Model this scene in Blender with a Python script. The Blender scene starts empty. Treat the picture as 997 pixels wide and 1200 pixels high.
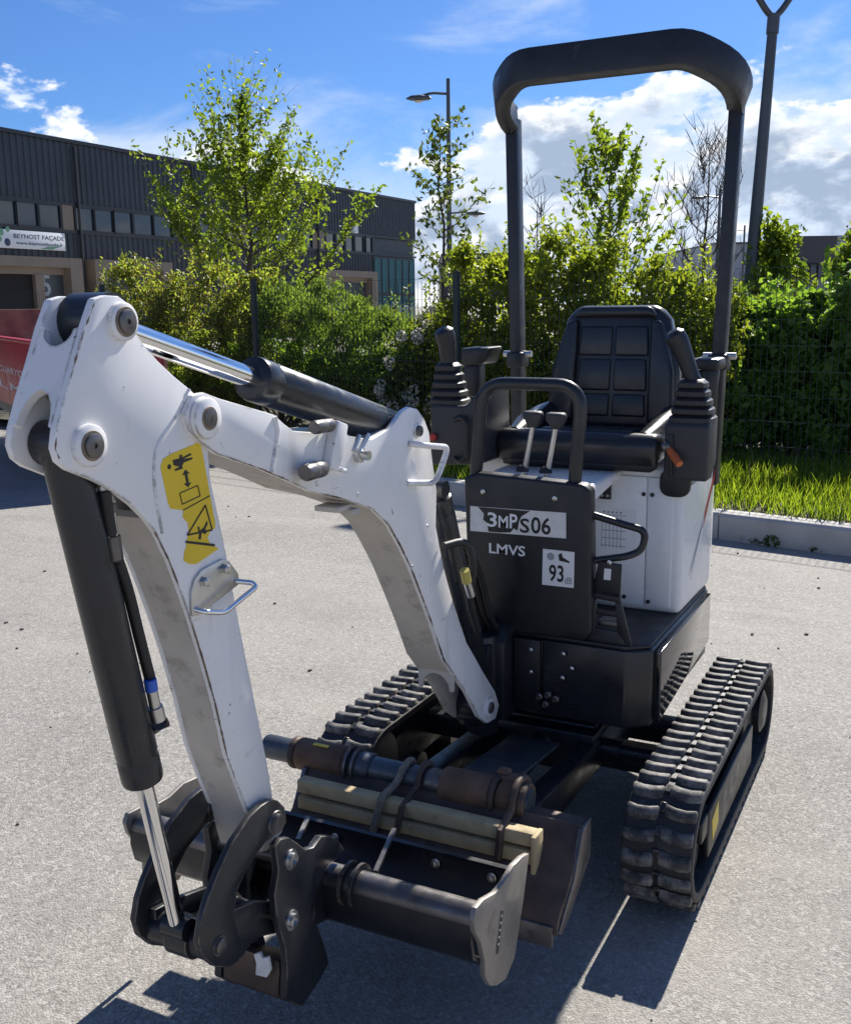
import bpy, bmesh, math, random
import numpy as np
from mathutils import Vector, Matrix
R = math.radians
random.seed(7)
SC = bpy.context.scene
COL = SC.collection

# ------------------------------------------------------------------ camera
F_PX, CX, CY = 1206.5, 498.5, 600.0            # focal length in pixels of the 997 x 1200 photograph
PITCH, ROLL, YAW = R(11.374), R(-0.748), R(27.042)
CAM = Vector((1.035, -3.0, 1.55))
_fw = Vector((-math.sin(YAW)*math.cos(PITCH), math.cos(YAW)*math.cos(PITCH), -math.sin(PITCH)))
_r = Vector((math.cos(YAW), math.sin(YAW), 0)); _u = _r.cross(_fw)
_rt = _r*math.cos(ROLL) + _u*math.sin(ROLL); _up = -_r*math.sin(ROLL) + _u*math.cos(ROLL)
cd = bpy.data.cameras.new('camera'); cam = bpy.data.objects.new('camera', cd); COL.objects.link(cam)
cd.sensor_fit = 'VERTICAL'; cd.sensor_height = 24.0; cd.lens = 24.0*F_PX/1200.0
cd.clip_start = 0.05; cd.clip_end = 3000
M4 = Matrix((( _rt.x, _up.x, -_fw.x, CAM.x), (_rt.y, _up.y, -_fw.y, CAM.y), (_rt.z, _up.z, -_fw.z, CAM.z), (0, 0, 0, 1)))
cam.matrix_world = M4
SC.camera = cam
SC.render.resolution_x, SC.render.resolution_y = 850, 1024

# ------------------------------------------------------------------ light
SUN_EL = R(40)
CLOUD_SEED = (4.47, 8.29, 3.78)
SC.view_settings.view_transform = 'Standard'; SC.view_settings.look = 'None'
SC.view_settings.exposure = 0.95; SC.view_settings.gamma = 1
sl = bpy.data.lights.new('sun', 'SUN'); sl.energy = 4.4; sl.angle = R(0.55); sl.color = (1.0, 0.955, 0.88)
so = bpy.data.objects.new('sun', sl); COL.objects.link(so); so.rotation_euler = (-(math.pi/2 - SUN_EL), 0, 0)
so.location = (0, 20, 20)
W = bpy.data.worlds.new('World'); SC.world = W; W.use_nodes = True
def build_world():
    nt = W.node_tree; N = nt.nodes; L = nt.links
    for n in list(N): N.remove(n)
    out = N.new('ShaderNodeOutputWorld'); bg = N.new('ShaderNodeBackground'); bg.inputs['Strength'].default_value = 0.070
    L.new(bg.outputs[0], out.inputs[0])
    sky = N.new('ShaderNodeTexSky'); sky.sky_type = 'NISHITA'; sky.sun_disc = False
    sky.sun_elevation = SUN_EL; sky.sun_rotation = 0.0; sky.altitude = 200; sky.air_density = 1.0; sky.dust_density = 0.35; sky.ozone_density = 2.2
    tc = N.new('ShaderNodeTexCoord')
    def math_(op, a, b=None, c=None, clamp=False):
        n = N.new('ShaderNodeMath'); n.operation = op; n.use_clamp = clamp
        for i, v in enumerate((a, b, c)):
            if v is None: continue
            if isinstance(v, (int, float)): n.inputs[i].default_value = v
            else: L.new(v, n.inputs[i])
        return n.outputs[0]
    def ramp(v, lo, hi):
        n = N.new('ShaderNodeMapRange'); n.interpolation_type = 'SMOOTHSTEP'
        L.new(v, n.inputs[0]); n.inputs[1].default_value = lo; n.inputs[2].default_value = hi
        n.inputs[3].default_value = 0; n.inputs[4].default_value = 1
        return n.outputs[0]
    def noise(vec, scale, detail, rough, dist=0.0):
        n = N.new('ShaderNodeTexNoise'); n.inputs['Scale'].default_value = scale; n.inputs['Detail'].default_value = detail
        n.inputs['Roughness'].default_value = rough; n.inputs['Distortion'].default_value = dist
        L.new(vec, n.inputs['Vector']); return n.outputs[0]
    def mapping(vec, loc, scl):
        n = N.new('ShaderNodeMapping'); L.new(vec, n.inputs[0])
        n.inputs['Location'].default_value = loc; n.inputs['Scale'].default_value = scl
        return n.outputs[0]
    def mix(f, a, b):
        n = N.new('ShaderNodeMix'); n.data_type = 'RGBA'
        if isinstance(f, float): n.inputs[0].default_value = f
        else: L.new(f, n.inputs[0])
        for sck, v in ((n.inputs[6], a), (n.inputs[7], b)):
            if isinstance(v, tuple): sck.default_value = v
            else: L.new(v, sck)
        return n.outputs[2]
    gen = tc.outputs['Generated']
    sp = N.new('ShaderNodeSeparateXYZ'); L.new(gen, sp.inputs[0]); z = sp.outputs[2]
    # heaped clouds low over the horizon, a few stray ones higher up
    def cumulus(seed, sc):
        st = (1, 1, 1.9)
        d1 = noise(mapping(gen, seed, st), sc, 10, 0.57, 0.0); d2 = noise(mapping(gen, (seed[0], seed[1]+0.010, seed[2]+0.020), st), sc, 4, 0.5, 0.0)
        return d1, ramp(math_('SUBTRACT', d1, d2), -0.05, 0.04)
    band = math_('SUBTRACT', 1.0, ramp(z, 0.03, 0.27))
    d1, lit = cumulus(CLOUD_SEED, 6.2)
    thick = math_('MULTIPLY_ADD', band, 0.30, d1)
    m1 = ramp(thick, 0.665, 0.71)
    puff = ramp(noise(mapping(gen, (CLOUD_SEED[0]+3.0, CLOUD_SEED[1], CLOUD_SEED[2]), (1, 1, 1.9)), 15.0, 7, 0.58, 0.2), 0.40, 0.58)
    core = math_('MULTIPLY', math_('MULTIPLY', ramp(thick, 0.70, 0.82), puff), 0.95)
    cc = mix(core, mix(lit, (5.6, 6.5, 7.9, 1), (8.4, 8.5, 8.6, 1)), (2.9, 3.7, 5.0, 1))
    # thin veil of high cloud above them
    v3 = mapping(gen, (0.2, 1.7, 0.0), (1, 1, 3.0)); d3 = noise(v3, 3.6, 8, 0.6, 0.4)
    veil = math_('MULTIPLY', ramp(math_('MULTIPLY_ADD', math_('SUBTRACT', 1.0, ramp(z, 0.06, 0.22)), 0.24, d3), 0.50, 0.78), 0.72)
    # the air between the clouds: deep blue overhead
    tint = N.new('ShaderNodeMix'); tint.data_type = 'RGBA'; tint.blend_type = 'MULTIPLY'; tint.inputs[0].default_value = 1.0
    L.new(sky.outputs[0], tint.inputs[6]); tint.inputs[7].default_value = (0.33, 0.53, 0.85, 1)
    c = mix(veil, tint.outputs[2], (6.2, 6.9, 7.9, 1))
    c = mix(m1, c, cc)
    L.new(c, bg.inputs['Color'])
build_world()

# ------------------------------------------------------------------ pixels of the photograph to places
def ray(u, v): return _fw*F_PX + _rt*(u - CX) - _up*(v - CY)
def PZ(u, v, z=0.0): d = ray(u, v); return CAM + d*((z - CAM.z)/d.z)
def PX(u, v, x): d = ray(u, v); return CAM + d*((x - CAM.x)/d.x)
def PY(u, v, y): d = ray(u, v); return CAM + d*((y - CAM.y)/d.y)
def yz(pts, x): return [(PX(u, v, x).y, PX(u, v, x).z) for u, v in pts]
def xz(pts, y): return [(PY(u, v, y).x, PY(u, v, y).z) for u, v in pts]

# ------------------------------------------------------------------ mesh helpers
class MB:
    def __init__(s): s.bm = bmesh.new()
    def _add(s, vs, fs):
        o = [s.bm.verts.new(v) for v in vs]
        for f in fs:
            try: s.bm.faces.new([o[i] for i in f])
            except ValueError: pass
        return s
    def box(s, c, d, rot=None):
        c = Vector(c); h = Vector(d)/2; m = rot or Matrix.Identity(3)
        vs = [c + m @ Vector((sx*h.x, sy*h.y, sz*h.z)) for sx in (-1, 1) for sy in (-1, 1) for sz in (-1, 1)]
        return s._add(vs, [(0, 1, 3, 2), (4, 6, 7, 5), (0, 4, 5, 1), (2, 3, 7, 6), (0, 2, 6, 4), (1, 5, 7, 3)])
    def bar(s, a, b, w, h, upv=(0, 0, 1)):
        a, b = Vector(a), Vector(b); z = (b - a).normalized(); x = z.cross(Vector(upv))
        if x.length < 1e-4: x = z.cross(Vector((0, 1, 0)))
        x.normalize(); y = x.cross(z)
        vs = [p + x*(sx*w/2) + y*(sy*h/2) for p in (a, b) for sx, sy in ((-1, -1), (1, -1), (1, 1), (-1, 1))]
        return s._add(vs, [(3, 2, 1, 0), (4, 5, 6, 7), (0, 1, 5, 4), (1, 2, 6, 5), (2, 3, 7, 6), (3, 0, 4, 7)])
    def prism(s, poly, a, b, axis='x'):
        n = len(poly)
        def P(p, t): return {'x': (t, p[0], p[1]), 'y': (p[0], t, p[1]), 'z': (p[0], p[1], t)}[axis]
        vs = [P(p, a) for p in poly] + [P(p, b) for p in poly]
        fs = [tuple(range(n))[::-1], tuple(range(n, 2*n))] + [(i, (i+1) % n, n+(i+1) % n, n+i) for i in range(n)]
        return s._add(vs, fs)
    def strip(s, line, t, a, b, axis='x'):
        """a bent plate: polyline of thickness t (to its left) drawn out from a to b"""
        off = []
        for i, p in enumerate(line):
            p = Vector(p); q0 = Vector(line[max(i-1, 0)]); q1 = Vector(line[min(i+1, len(line)-1)])
            d = (q1 - q0).normalized(); off.append(tuple(p + Vector((-d.y, d.x))*t))
        n = len(line); pts = list(line) + off
        def P(p, k): return {'x': (k, p[0], p[1]), 'y': (p[0], k, p[1]), 'z': (p[0], p[1], k)}[axis]
        vs = [P(p, a) for p in pts] + [P(p, b) for p in pts]; m = 2*n; fs = []
        for i in range(n-1):
            q = (i, i+1, n+i+1, n+i)
            fs += [q[::-1], tuple(m+k for k in q), (i, i+1, m+i+1, m+i), (n+i+1, n+i, m+n+i, m+n+i+1)]
        fs += [(0, m, m+n, n), (n-1, 2*n-1, m+2*n-1, m+n-1)]
        return s._add(vs, fs)
    def cyl(s, a, b, r, n=20, r2=None):
        return s.tube([a, b], [r, r if r2 is None else r2], n)
    def tube(s, pts, r, n=12, cap=True, closed=False):
        pts = [Vector(p) for p in pts]; k = len(pts)
        rs = r if isinstance(r, (list, tuple)) else [r]*k
        vs = []; prev = None
        for i, p in enumerate(pts):
            if closed: t = pts[(i+1) % k] - pts[i-1]
            else: t = pts[min(i+1, k-1)] - pts[max(i-1, 0)]
            t.normalize()
            if prev is None:
                x = t.cross(Vector((0, 0, 1)))
                if x.length < 1e-3: x = t.cross(Vector((0, 1, 0)))
            else: x = prev - t*prev.dot(t)
            x.normalize(); prev = x; y = t.cross(x)
            vs += [p + (x*math.cos(2*math.pi*j/n) + y*math.sin(2*math.pi*j/n))*rs[i] for j in range(n)]
        fs = []
        for i in range(k if closed else k-1):
            o, q = i*n, ((i+1) % k)*n
            fs += [(o+j, o+(j+1) % n, q+(j+1) % n, q+j) for j in range(n)]
        if cap and not closed: fs += [tuple(range(n))[::-1], tuple(range((k-1)*n, k*n))]
        return s._add(vs, fs)
    def profile(s, pts, w, h, up0=(0, 1, 0), cap=True):
        """a square tube swept along pts; w across, h along the (transported) up vector"""
        pts = [Vector(p) for p in pts]; k = len(pts); vs = []
        y = Vector(up0)
        for i, p in enumerate(pts):
            t = (pts[min(i+1, k-1)] - pts[max(i-1, 0)]).normalized()
            y = (y - t*y.dot(t)).normalized(); x = t.cross(y)
            vs += [p + x*(a*w/2) + y*(b*h/2) for a, b in ((-1, -1), (1, -1), (1, 1), (-1, 1))]
        fs = []
        for i in range(k-1):
            o, q = i*4, i*4+4
            fs += [(o+j, o+(j+1) % 4, q+(j+1) % 4, q+j) for j in range(4)]
        if cap: fs += [(3, 2, 1, 0), tuple(range((k-1)*4, k*4))]
        return s._add(vs, fs)
    def lathe(s, prof, c, axis, n=20):
        """prof: (radius, distance along axis)"""
        c = Vector(c); ax = Vector(axis).normalized(); x = ax.orthogonal().normalized(); y = ax.cross(x); vs = []
        for r, d in prof:
            vs += [c + ax*d + (x*math.cos(2*math.pi*j/n) + y*math.sin(2*math.pi*j/n))*max(r, 1e-5) for j in range(n)]
        k = len(prof); fs = []
        for i in range(k-1):
            o, q = i*n, i*n+n
            fs += [(o+j, o+(j+1) % n, q+(j+1) % n, q+j) for j in range(n)]
        fs += [tuple(range(n))[::-1], tuple(range((k-1)*n, k*n))]
        return s._add(vs, fs)
    def build(s, name, mat, parent=None, bevel=0.0, seg=2, ang=38, smooth=40):
        bm = s.bm
        bmesh.ops.recalc_face_normals(bm, faces=bm.faces)
        if bevel > 0:
            es = [e for e in bm.edges if len(e.link_faces) == 2 and e.calc_face_angle(0) > R(ang)]
            bmesh.ops.bevel(bm, geom=es, offset=bevel, segments=seg, profile=0.5, affect='EDGES', clamp_overlap=True)
        me = bpy.data.meshes.new(name); bm.to_mesh(me); bm.free()
        for p in me.polygons: p.use_smooth = True
        me.set_sharp_from_angle(angle=R(smooth))
        return link(name, me, mat, parent)
def link(name, me, mat=None, parent=None):
    if mat is not None and not len(me.materials):
        for m in (mat if isinstance(mat, (list, tuple)) else [mat]): me.materials.append(m)
    o = bpy.data.objects.new(name, me); COL.objects.link(o)
    if parent is not None: o.parent = parent
    return o
def empty(name, loc=(0, 0, 0), rz=0.0):
    o = bpy.data.objects.new(name, None); COL.objects.link(o); o.location = loc; o.rotation_euler = (0, 0, rz)
    o.empty_display_size = 0.2
    return o
def tag(o, label=None, cat=None, group=None, kind=None):
    for k, v in (('label', label), ('category', cat), ('group', group), ('kind', kind)):
        if v: o[k] = v
    return o
def copy_tree(o, parent=None):
    c = o.copy(); COL.objects.link(c); c.parent = parent
    for ch in list(o.children): copy_tree(ch, c)
    return c
def arc(c, r, a0, a1, n):
    return [(c[0] + r*math.cos(R(a0 + (a1-a0)*i/n)), c[1] + r*math.sin(R(a0 + (a1-a0)*i/n))) for i in range(n+1)]
def rounded(pts, r, n=4):
    """round the corners of a 3-D polyline"""
    pts = [Vector(p) for p in pts]; out = [pts[0]]
    for i in range(1, len(pts)-1):
        a, b, c = pts[i-1], pts[i], pts[i+1]
        d0 = (a-b); d1 = (c-b); rr = min(r, d0.length*0.49, d1.length*0.49)
        p0 = b + d0.normalized()*rr; p1 = b + d1.normalized()*rr
        for k in range(n+1):
            t = k/n; out.append(p0*(1-t)**2 + b*2*t*(1-t) + p1*t*t)
    out.append(pts[-1]); return out
def text(name, body, mat, parent, origin, xdir, ydir, height, depth=0.0006, bold=False, width=None):
    """flat lettering; origin is the lower left corner"""
    cu = bpy.data.curves.new(name, 'FONT'); cu.body = body; cu.size = 1.0; cu.extrude = 0.0; cu.resolution_u = 3
    if bold: cu.offset = 0.018
    tmp = bpy.data.objects.new(name, cu); COL.objects.link(tmp)
    dg = bpy.context.evaluated_depsgraph_get(); me = bpy.data.meshes.new_from_object(tmp.evaluated_get(dg))
    bpy.data.objects.remove(tmp); bpy.data.curves.remove(cu)
    co = np.empty(len(me.vertices)*3); me.vertices.foreach_get('co', co); co = co.reshape(-1, 3)
    lo, hi = co.min(0), co.max(0); sy = height/(hi[1]-lo[1]); sx = sy if width is None else width/(hi[0]-lo[0])
    x, y = Vector(xdir).normalized(), Vector(ydir).normalized(); n = x.cross(y); o = Vector(origin)
    new = np.array([list(o + x*((p[0]-lo[0])*sx) + y*((p[1]-lo[1])*sy) + n*depth) for p in co])
    me.vertices.foreach_set('co', new.ravel()); me.update(); me.materials.clear()
    return link(name, me, mat, parent)

# ------------------------------------------------------------------ materials
MAT = {}
def mat(name, col, rough=0.5, metal=0.0, var=0.0, vscale=6.0, bump=0.0, bscale=60.0, dirt=None, dirt_amt=0.0, dscale=5.0,
        spec=0.5, coat=0.0, rvar=0.0, speck=None, speck_amt=0.0, speck_scale=60.0):
    m = bpy.data.materials.new(name); m.use_nodes = True; nt = m.node_tree; N = nt.nodes; L = nt.links
    b = N['Principled BSDF']; b.inputs['Base Color'].default_value = (*col, 1); b.inputs['Roughness'].default_value = rough
    b.inputs['Metallic'].default_value = metal; b.inputs['Specular IOR Level'].default_value = spec; b.inputs['Coat Weight'].default_value = coat
    tc = N.new('ShaderNodeTexCoord'); gm = N.new('ShaderNodeNewGeometry')
    pos = gm.outputs['Position']
    def noise(sc, det, rg=0.55):
        n = N.new('ShaderNodeTexNoise'); n.inputs['Scale'].default_value = sc; n.inputs['Detail'].default_value = det; n.inputs['Roughness'].default_value = rg
        L.new(pos, n.inputs['Vector']); return n.outputs[0]
    def rng(v, a, b_, c, d):
        n = N.new('ShaderNodeMapRange'); L.new(v, n.inputs[0])
        for i, x in enumerate((a, b_, c, d)): n.inputs[i+1].default_value = x
        return n.outputs[0]
    def mixc(f, a, bcol, mode='MIX'):
        n = N.new('ShaderNodeMix'); n.data_type = 'RGBA'; n.blend_type = mode
        L.new(f, n.inputs[0])
        for sk, v in ((n.inputs[6], a), (n.inputs[7], bcol)):
            if isinstance(v, tuple): sk.default_value = (*v, 1)
            else: L.new(v, sk)
        return n.outputs[2]
    c = None
    if var > 0:
        f = rng(noise(vscale, 5), 0.3, 0.7, 0, 1)
        c = mixc(f, tuple(x*(1-var) for x in col), tuple(min(1, x*(1+var)) for x in col))
    if dirt is not None:
        f = rng(noise(dscale, 8, 0.68), 0.72-0.40*dirt_amt, 0.80-0.12*dirt_amt, 0, min(1, 0.35+dirt_amt))
        c = mixc(f, c if c is not None else col, dirt)
    if speck is not None:
        f = rng(noise(speck_scale, 4, 0.6), 0.74-0.25*speck_amt, 0.77-0.25*speck_amt, 0, 1)
        c = mixc(f, c if c is not None else col, speck)
    if c is not None: L.new(c, b.inputs['Base Color'])
    if rvar > 0:
        L.new(rng(noise(vscale*2.3, 5), 0.3, 0.7, max(0, rough-rvar), min(1, rough+rvar)), b.inputs['Roughness'])
    if bump > 0:
        bn = N.new('ShaderNodeBump'); bn.inputs['Strength'].default_value = bump; bn.inputs['Distance'].default_value = 0.004
        L.new(noise(bscale, 4), bn.inputs['Height']); L.new(bn.outputs[0], b.inputs['Normal'])
    MAT[name] = m
    return m
mat('white_paint', (0.82, 0.81, 0.79), 0.34, var=0.03, vscale=9, dirt=(0.30, 0.26, 0.21), dirt_amt=0.22, dscale=9, speck=(0.14, 0.11, 0.085), speck_amt=0.22, speck_scale=26, rvar=0.10, coat=0.15)
def add_wear(m_, col, radius=0.007, nscale=13):
    nt = m_.node_tree; N = nt.nodes; L = nt.links; b = N['Principled BSDF']; src = b.inputs['Base Color'].links[0].from_socket
    g = N.new('ShaderNodeNewGeometry'); bv = N.new('ShaderNodeBevel'); bv.samples = 4; bv.inputs['Radius'].default_value = radius
    dt = N.new('ShaderNodeVectorMath'); dt.operation = 'DOT_PRODUCT'; L.new(g.outputs['Normal'], dt.inputs[0]); L.new(bv.outputs[0], dt.inputs[1])
    e = N.new('ShaderNodeMapRange'); L.new(dt.outputs['Value'], e.inputs[0]); e.inputs[1].default_value = 0.998; e.inputs[2].default_value = 0.95; e.inputs[3].default_value = 0; e.inputs[4].default_value = 1
    n = N.new('ShaderNodeTexNoise'); n.inputs['Scale'].default_value = nscale; n.inputs['Detail'].default_value = 9; n.inputs['Roughness'].default_value = 0.78; L.new(g.outputs['Position'], n.inputs['Vector'])
    k = N.new('ShaderNodeMapRange'); L.new(n.outputs[0], k.inputs[0]); k.inputs[1].default_value = 0.48; k.inputs[2].default_value = 0.58; k.inputs[3].default_value = 0; k.inputs[4].default_value = 0.9
    mu = N.new('ShaderNodeMath'); mu.operation = 'MULTIPLY'; L.new(e.outputs[0], mu.inputs[0]); L.new(k.outputs[0], mu.inputs[1])
    # long grimy streaks running down the plates
    mp = N.new('ShaderNodeMapping'); L.new(g.outputs['Position'], mp.inputs[0]); mp.inputs['Scale'].default_value = (16, 16, 2.2)
    s2 = N.new('ShaderNodeTexNoise'); s2.inputs['Scale'].default_value = 1.0; s2.inputs['Detail'].default_value = 6; L.new(mp.outputs[0], s2.inputs['Vector'])
    sr = N.new('ShaderNodeMapRange'); L.new(s2.outputs[0], sr.inputs[0]); sr.inputs[1].default_value = 0.58; sr.inputs[2].default_value = 0.74; sr.inputs[3].default_value = 0; sr.inputs[4].default_value = 0.34
    m1 = N.new('ShaderNodeMix'); m1.data_type = 'RGBA'; L.new(sr.outputs[0], m1.inputs[0]); L.new(src, m1.inputs[6]); m1.inputs[7].default_value = (0.42, 0.38, 0.33, 1)
    m2 = N.new('ShaderNodeMix'); m2.data_type = 'RGBA'; L.new(mu.outputs[0], m2.inputs[0]); L.new(m1.outputs[2], m2.inputs[6]); m2.inputs[7].default_value = (*col, 1)
    # fine scratches and small chips
    mq = N.new('ShaderNodeMapping'); L.new(g.outputs['Position'], mq.inputs[0]); mq.inputs['Rotation'].default_value = (0.5, 0.2, 0.1); mq.inputs['Scale'].default_value = (60, 11, 150)
    s3 = N.new('ShaderNodeTexNoise'); s3.inputs['Scale'].default_value = 1.0; s3.inputs['Detail'].default_value = 3; L.new(mq.outputs[0], s3.inputs['Vector'])
    s4 = N.new('ShaderNodeTexNoise'); s4.inputs['Scale'].default_value = 5.0; s4.inputs['Detail'].default_value = 3; L.new(g.outputs['Position'], s4.inputs['Vector'])
    r3 = N.new('ShaderNodeMapRange'); L.new(s3.outputs[0], r3.inputs[0]); r3.inputs[1].default_value = 0.66; r3.inputs[2].default_value = 0.72; r3.inputs[3].default_value = 0; r3.inputs[4].default_value = 0.55
    r4 = N.new('ShaderNodeMapRange'); L.new(s4.outputs[0], r4.inputs[0]); r4.inputs[1].default_value = 0.48; r4.inputs[2].default_value = 0.60; r4.inputs[3].default_value = 0; r4.inputs[4].default_value = 1
    m3 = N.new('ShaderNodeMath'); m3.operation = 'MULTIPLY'; L.new(r3.outputs[0], m3.inputs[0]); L.new(r4.outputs[0], m3.inputs[1])
    m4 = N.new('ShaderNodeMix'); m4.data_type = 'RGBA'; L.new(m3.outputs[0], m4.inputs[0]); L.new(m2.outputs[2], m4.inputs[6]); m4.inputs[7].default_value = (0.22, 0.19, 0.16, 1)
    L.new(m4.outputs[2], b.inputs['Base Color'])
add_wear(MAT['white_paint'], (0.10, 0.075, 0.06))
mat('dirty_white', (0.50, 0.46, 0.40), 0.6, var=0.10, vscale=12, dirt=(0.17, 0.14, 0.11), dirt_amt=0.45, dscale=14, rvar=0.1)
mat('white_panel', (0.80, 0.80, 0.79), 0.30, var=0.02, vscale=6, dirt=(0.45, 0.42, 0.38), dirt_amt=0.20, dscale=6, rvar=0.08, coat=0.2)
mat('black_plastic', (0.011, 0.012, 0.015), 0.46, var=0.12, vscale=8, dirt=(0.085, 0.080, 0.072), dirt_amt=0.26, dscale=7, rvar=0.10, bump=0.06, bscale=400)
mat('black_steel', (0.015, 0.017, 0.021), 0.36, var=0.18, vscale=9, dirt=(0.075, 0.066, 0.056), dirt_amt=0.24, dscale=9, rvar=0.12)
mat('gloss_black', (0.013, 0.015, 0.019), 0.30, var=0.05, vscale=5, dirt=(0.16, 0.15, 0.13), dirt_amt=0.14, dscale=6, rvar=0.06)
mat('cylinder_black', (0.017, 0.019, 0.023), 0.30, var=0.10, vscale=12, dirt=(0.16, 0.15, 0.13), dirt_amt=0.12, dscale=16, rvar=0.08)
mat('side_gloss', (0.012, 0.013, 0.016), 0.08, var=0.05, vscale=5, coat=0.6)
mat('console_grey', (0.034, 0.034, 0.037), 0.52, var=0.05, bump=0.10, bscale=500, dirt=(0.16, 0.15, 0.14), dirt_amt=0.10)
mat('rubber', (0.030, 0.029, 0.029), 0.62, var=0.20, vscale=20, dirt=(0.20, 0.185, 0.16), dirt_amt=0.42, dscale=18, bump=0.25, bscale=120)
mat('lug_rubber', (0.050, 0.048, 0.046), 0.66, var=0.22, vscale=25, dirt=(0.32, 0.295, 0.26), dirt_amt=0.68, dscale=22, bump=0.25, bscale=120)
mat('bellows', (0.018, 0.018, 0.020), 0.42, var=0.1)
mat('vinyl', (0.020, 0.021, 0.024), 0.28, var=0.1, bump=0.10, bscale=260, rvar=0.06)
mat('rops_steel', (0.019, 0.020, 0.023), 0.42, var=0.2, vscale=11, dirt=(0.13, 0.115, 0.10), dirt_amt=0.26, dscale=10, rvar=0.12)
mat('chrome', (0.78, 0.78, 0.78), 0.09, 1.0, var=0.03, rvar=0.04)
mat('zinc', (0.55, 0.55, 0.54), 0.34, 1.0, var=0.1, vscale=30, dirt=(0.20, 0.18, 0.15), dirt_amt=0.2, dscale=30)
mat('worn_steel', (0.16, 0.15, 0.145), 0.40, 0.75, var=0.25, vscale=14, dirt=(0.07, 0.055, 0.045), dirt_amt=0.45, dscale=16, rvar=0.12)
mat('bucket_paint', (0.018, 0.018, 0.021), 0.40, 0.1, var=0.25, vscale=9, dirt=(0.080, 0.068, 0.056), dirt_amt=0.28, dscale=10, rvar=0.14)
mat('rusty', (0.150, 0.085, 0.052), 0.68, 0.25, var=0.35, vscale=16, dirt=(0.19, 0.10, 0.055), dirt_amt=0.4, dscale=22, bump=0.4, bscale=90)
mat('rust_dark', (0.085, 0.058, 0.045), 0.60, 0.3, var=0.4, vscale=14, dirt=(0.16, 0.085, 0.05), dirt_amt=0.3, dscale=14, bump=0.3, bscale=80)
mat('blue_grey_steel', (0.075, 0.088, 0.105), 0.42, 0.5, var=0.3, vscale=16, dirt=(0.16, 0.12, 0.09), dirt_amt=0.3, dscale=18)
mat('tan_wood', (0.48, 0.37, 0.20), 0.75, var=0.18, vscale=14, dirt=(0.13, 0.095, 0.06), dirt_amt=0.45, dscale=18, bump=0.4, bscale=50)
mat('greasy', (0.26, 0.21, 0.15), 0.7, var=0.4, vscale=40, dirt=(0.05, 0.04, 0.03), dirt_amt=0.5, dscale=45)
mat('rope_fibre', (0.22, 0.19, 0.15), 0.85, var=0.3, vscale=60, dirt=(0.10, 0.085, 0.07), dirt_amt=0.3, dscale=40)
mat('hose', (0.013, 0.013, 0.015), 0.55, var=0.1)
mat('blue_tape', (0.03, 0.12, 0.55), 0.45)
mat('yellow_sticker', (0.80, 0.56, 0.02), 0.38, var=0.04, dirt=(0.35, 0.25, 0.05), dirt_amt=0.2, dscale=30)
mat('ink_black', (0.012, 0.012, 0.013), 0.45)
mat('ink_white', (0.78, 0.78, 0.78), 0.45)
mat('ink_grey', (0.30, 0.31, 0.33), 0.5)
mat('ink_red', (0.52, 0.04, 0.03), 0.4)
mat('ink_green', (0.16, 0.36, 0.22), 0.4)
mat('ink_navy', (0.03, 0.045, 0.10), 0.4)
mat('orange_plastic', (0.55, 0.12, 0.03), 0.4)
mat('plate_grey', (0.27, 0.245, 0.215), 0.48, 0.35, var=0.2, vscale=12, dirt=(0.10, 0.085, 0.07), dirt_amt=0.35, dscale=12, rvar=0.1)
mat('yellow_cap', (0.50, 0.42, 0.10), 0.5, var=0.2)
mat('peeled_white', (0.70, 0.69, 0.66), 0.6, var=0.1, vscale=30, dirt=(0.10, 0.09, 0.08), dirt_amt=0.3, dscale=40)

def edge_wear(m_, col, radius, nscale, lo=0.46, hi=0.58, amt=0.85):
    nt = m_.node_tree; N = nt.nodes; L = nt.links; b = N['Principled BSDF']; src = b.inputs['Base Color'].links[0].from_socket
    g = N.new('ShaderNodeNewGeometry'); bv = N.new('ShaderNodeBevel'); bv.samples = 3; bv.inputs['Radius'].default_value = radius
    dt = N.new('ShaderNodeVectorMath'); dt.operation = 'DOT_PRODUCT'; L.new(g.outputs['Normal'], dt.inputs[0]); L.new(bv.outputs[0], dt.inputs[1])
    e = N.new('ShaderNodeMapRange'); L.new(dt.outputs['Value'], e.inputs[0]); e.inputs[1].default_value = 0.997; e.inputs[2].default_value = 0.93; e.inputs[3].default_value = 0; e.inputs[4].default_value = 1
    n = N.new('ShaderNodeTexNoise'); n.inputs['Scale'].default_value = nscale; n.inputs['Detail'].default_value = 8; n.inputs['Roughness'].default_value = 0.75; L.new(g.outputs['Position'], n.inputs['Vector'])
    k = N.new('ShaderNodeMapRange'); L.new(n.outputs[0], k.inputs[0]); k.inputs[1].default_value = lo; k.inputs[2].default_value = hi; k.inputs[3].default_value = 0; k.inputs[4].default_value = amt
    mu = N.new('ShaderNodeMath'); mu.operation = 'MULTIPLY'; L.new(e.outputs[0], mu.inputs[0]); L.new(k.outputs[0], mu.inputs[1])
    m2 = N.new('ShaderNodeMix'); m2.data_type = 'RGBA'; L.new(mu.outputs[0], m2.inputs[0]); L.new(src, m2.inputs[6]); m2.inputs[7].default_value = (*col, 1); L.new(m2.outputs[2], b.inputs['Base Color'])
mat('link_steel', (0.017, 0.019, 0.023), 0.38, var=0.18, vscale=9, dirt=(0.085, 0.074, 0.062), dirt_amt=0.30, dscale=10, rvar=0.12)
edge_wear(MAT['link_steel'], (0.34, 0.27, 0.20), 0.004, 14, 0.42, 0.52)
edge_wear(MAT['rust_dark'], (0.34, 0.24, 0.15), 0.004, 14, 0.44, 0.54)
# ================================================================== the excavator
EX = empty('mini_excavator', (0, 0, 0))
tag(EX, 'white and black compact tracked excavator with folded boom and roll bar on the asphalt', 'excavator')
m = MAT

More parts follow.
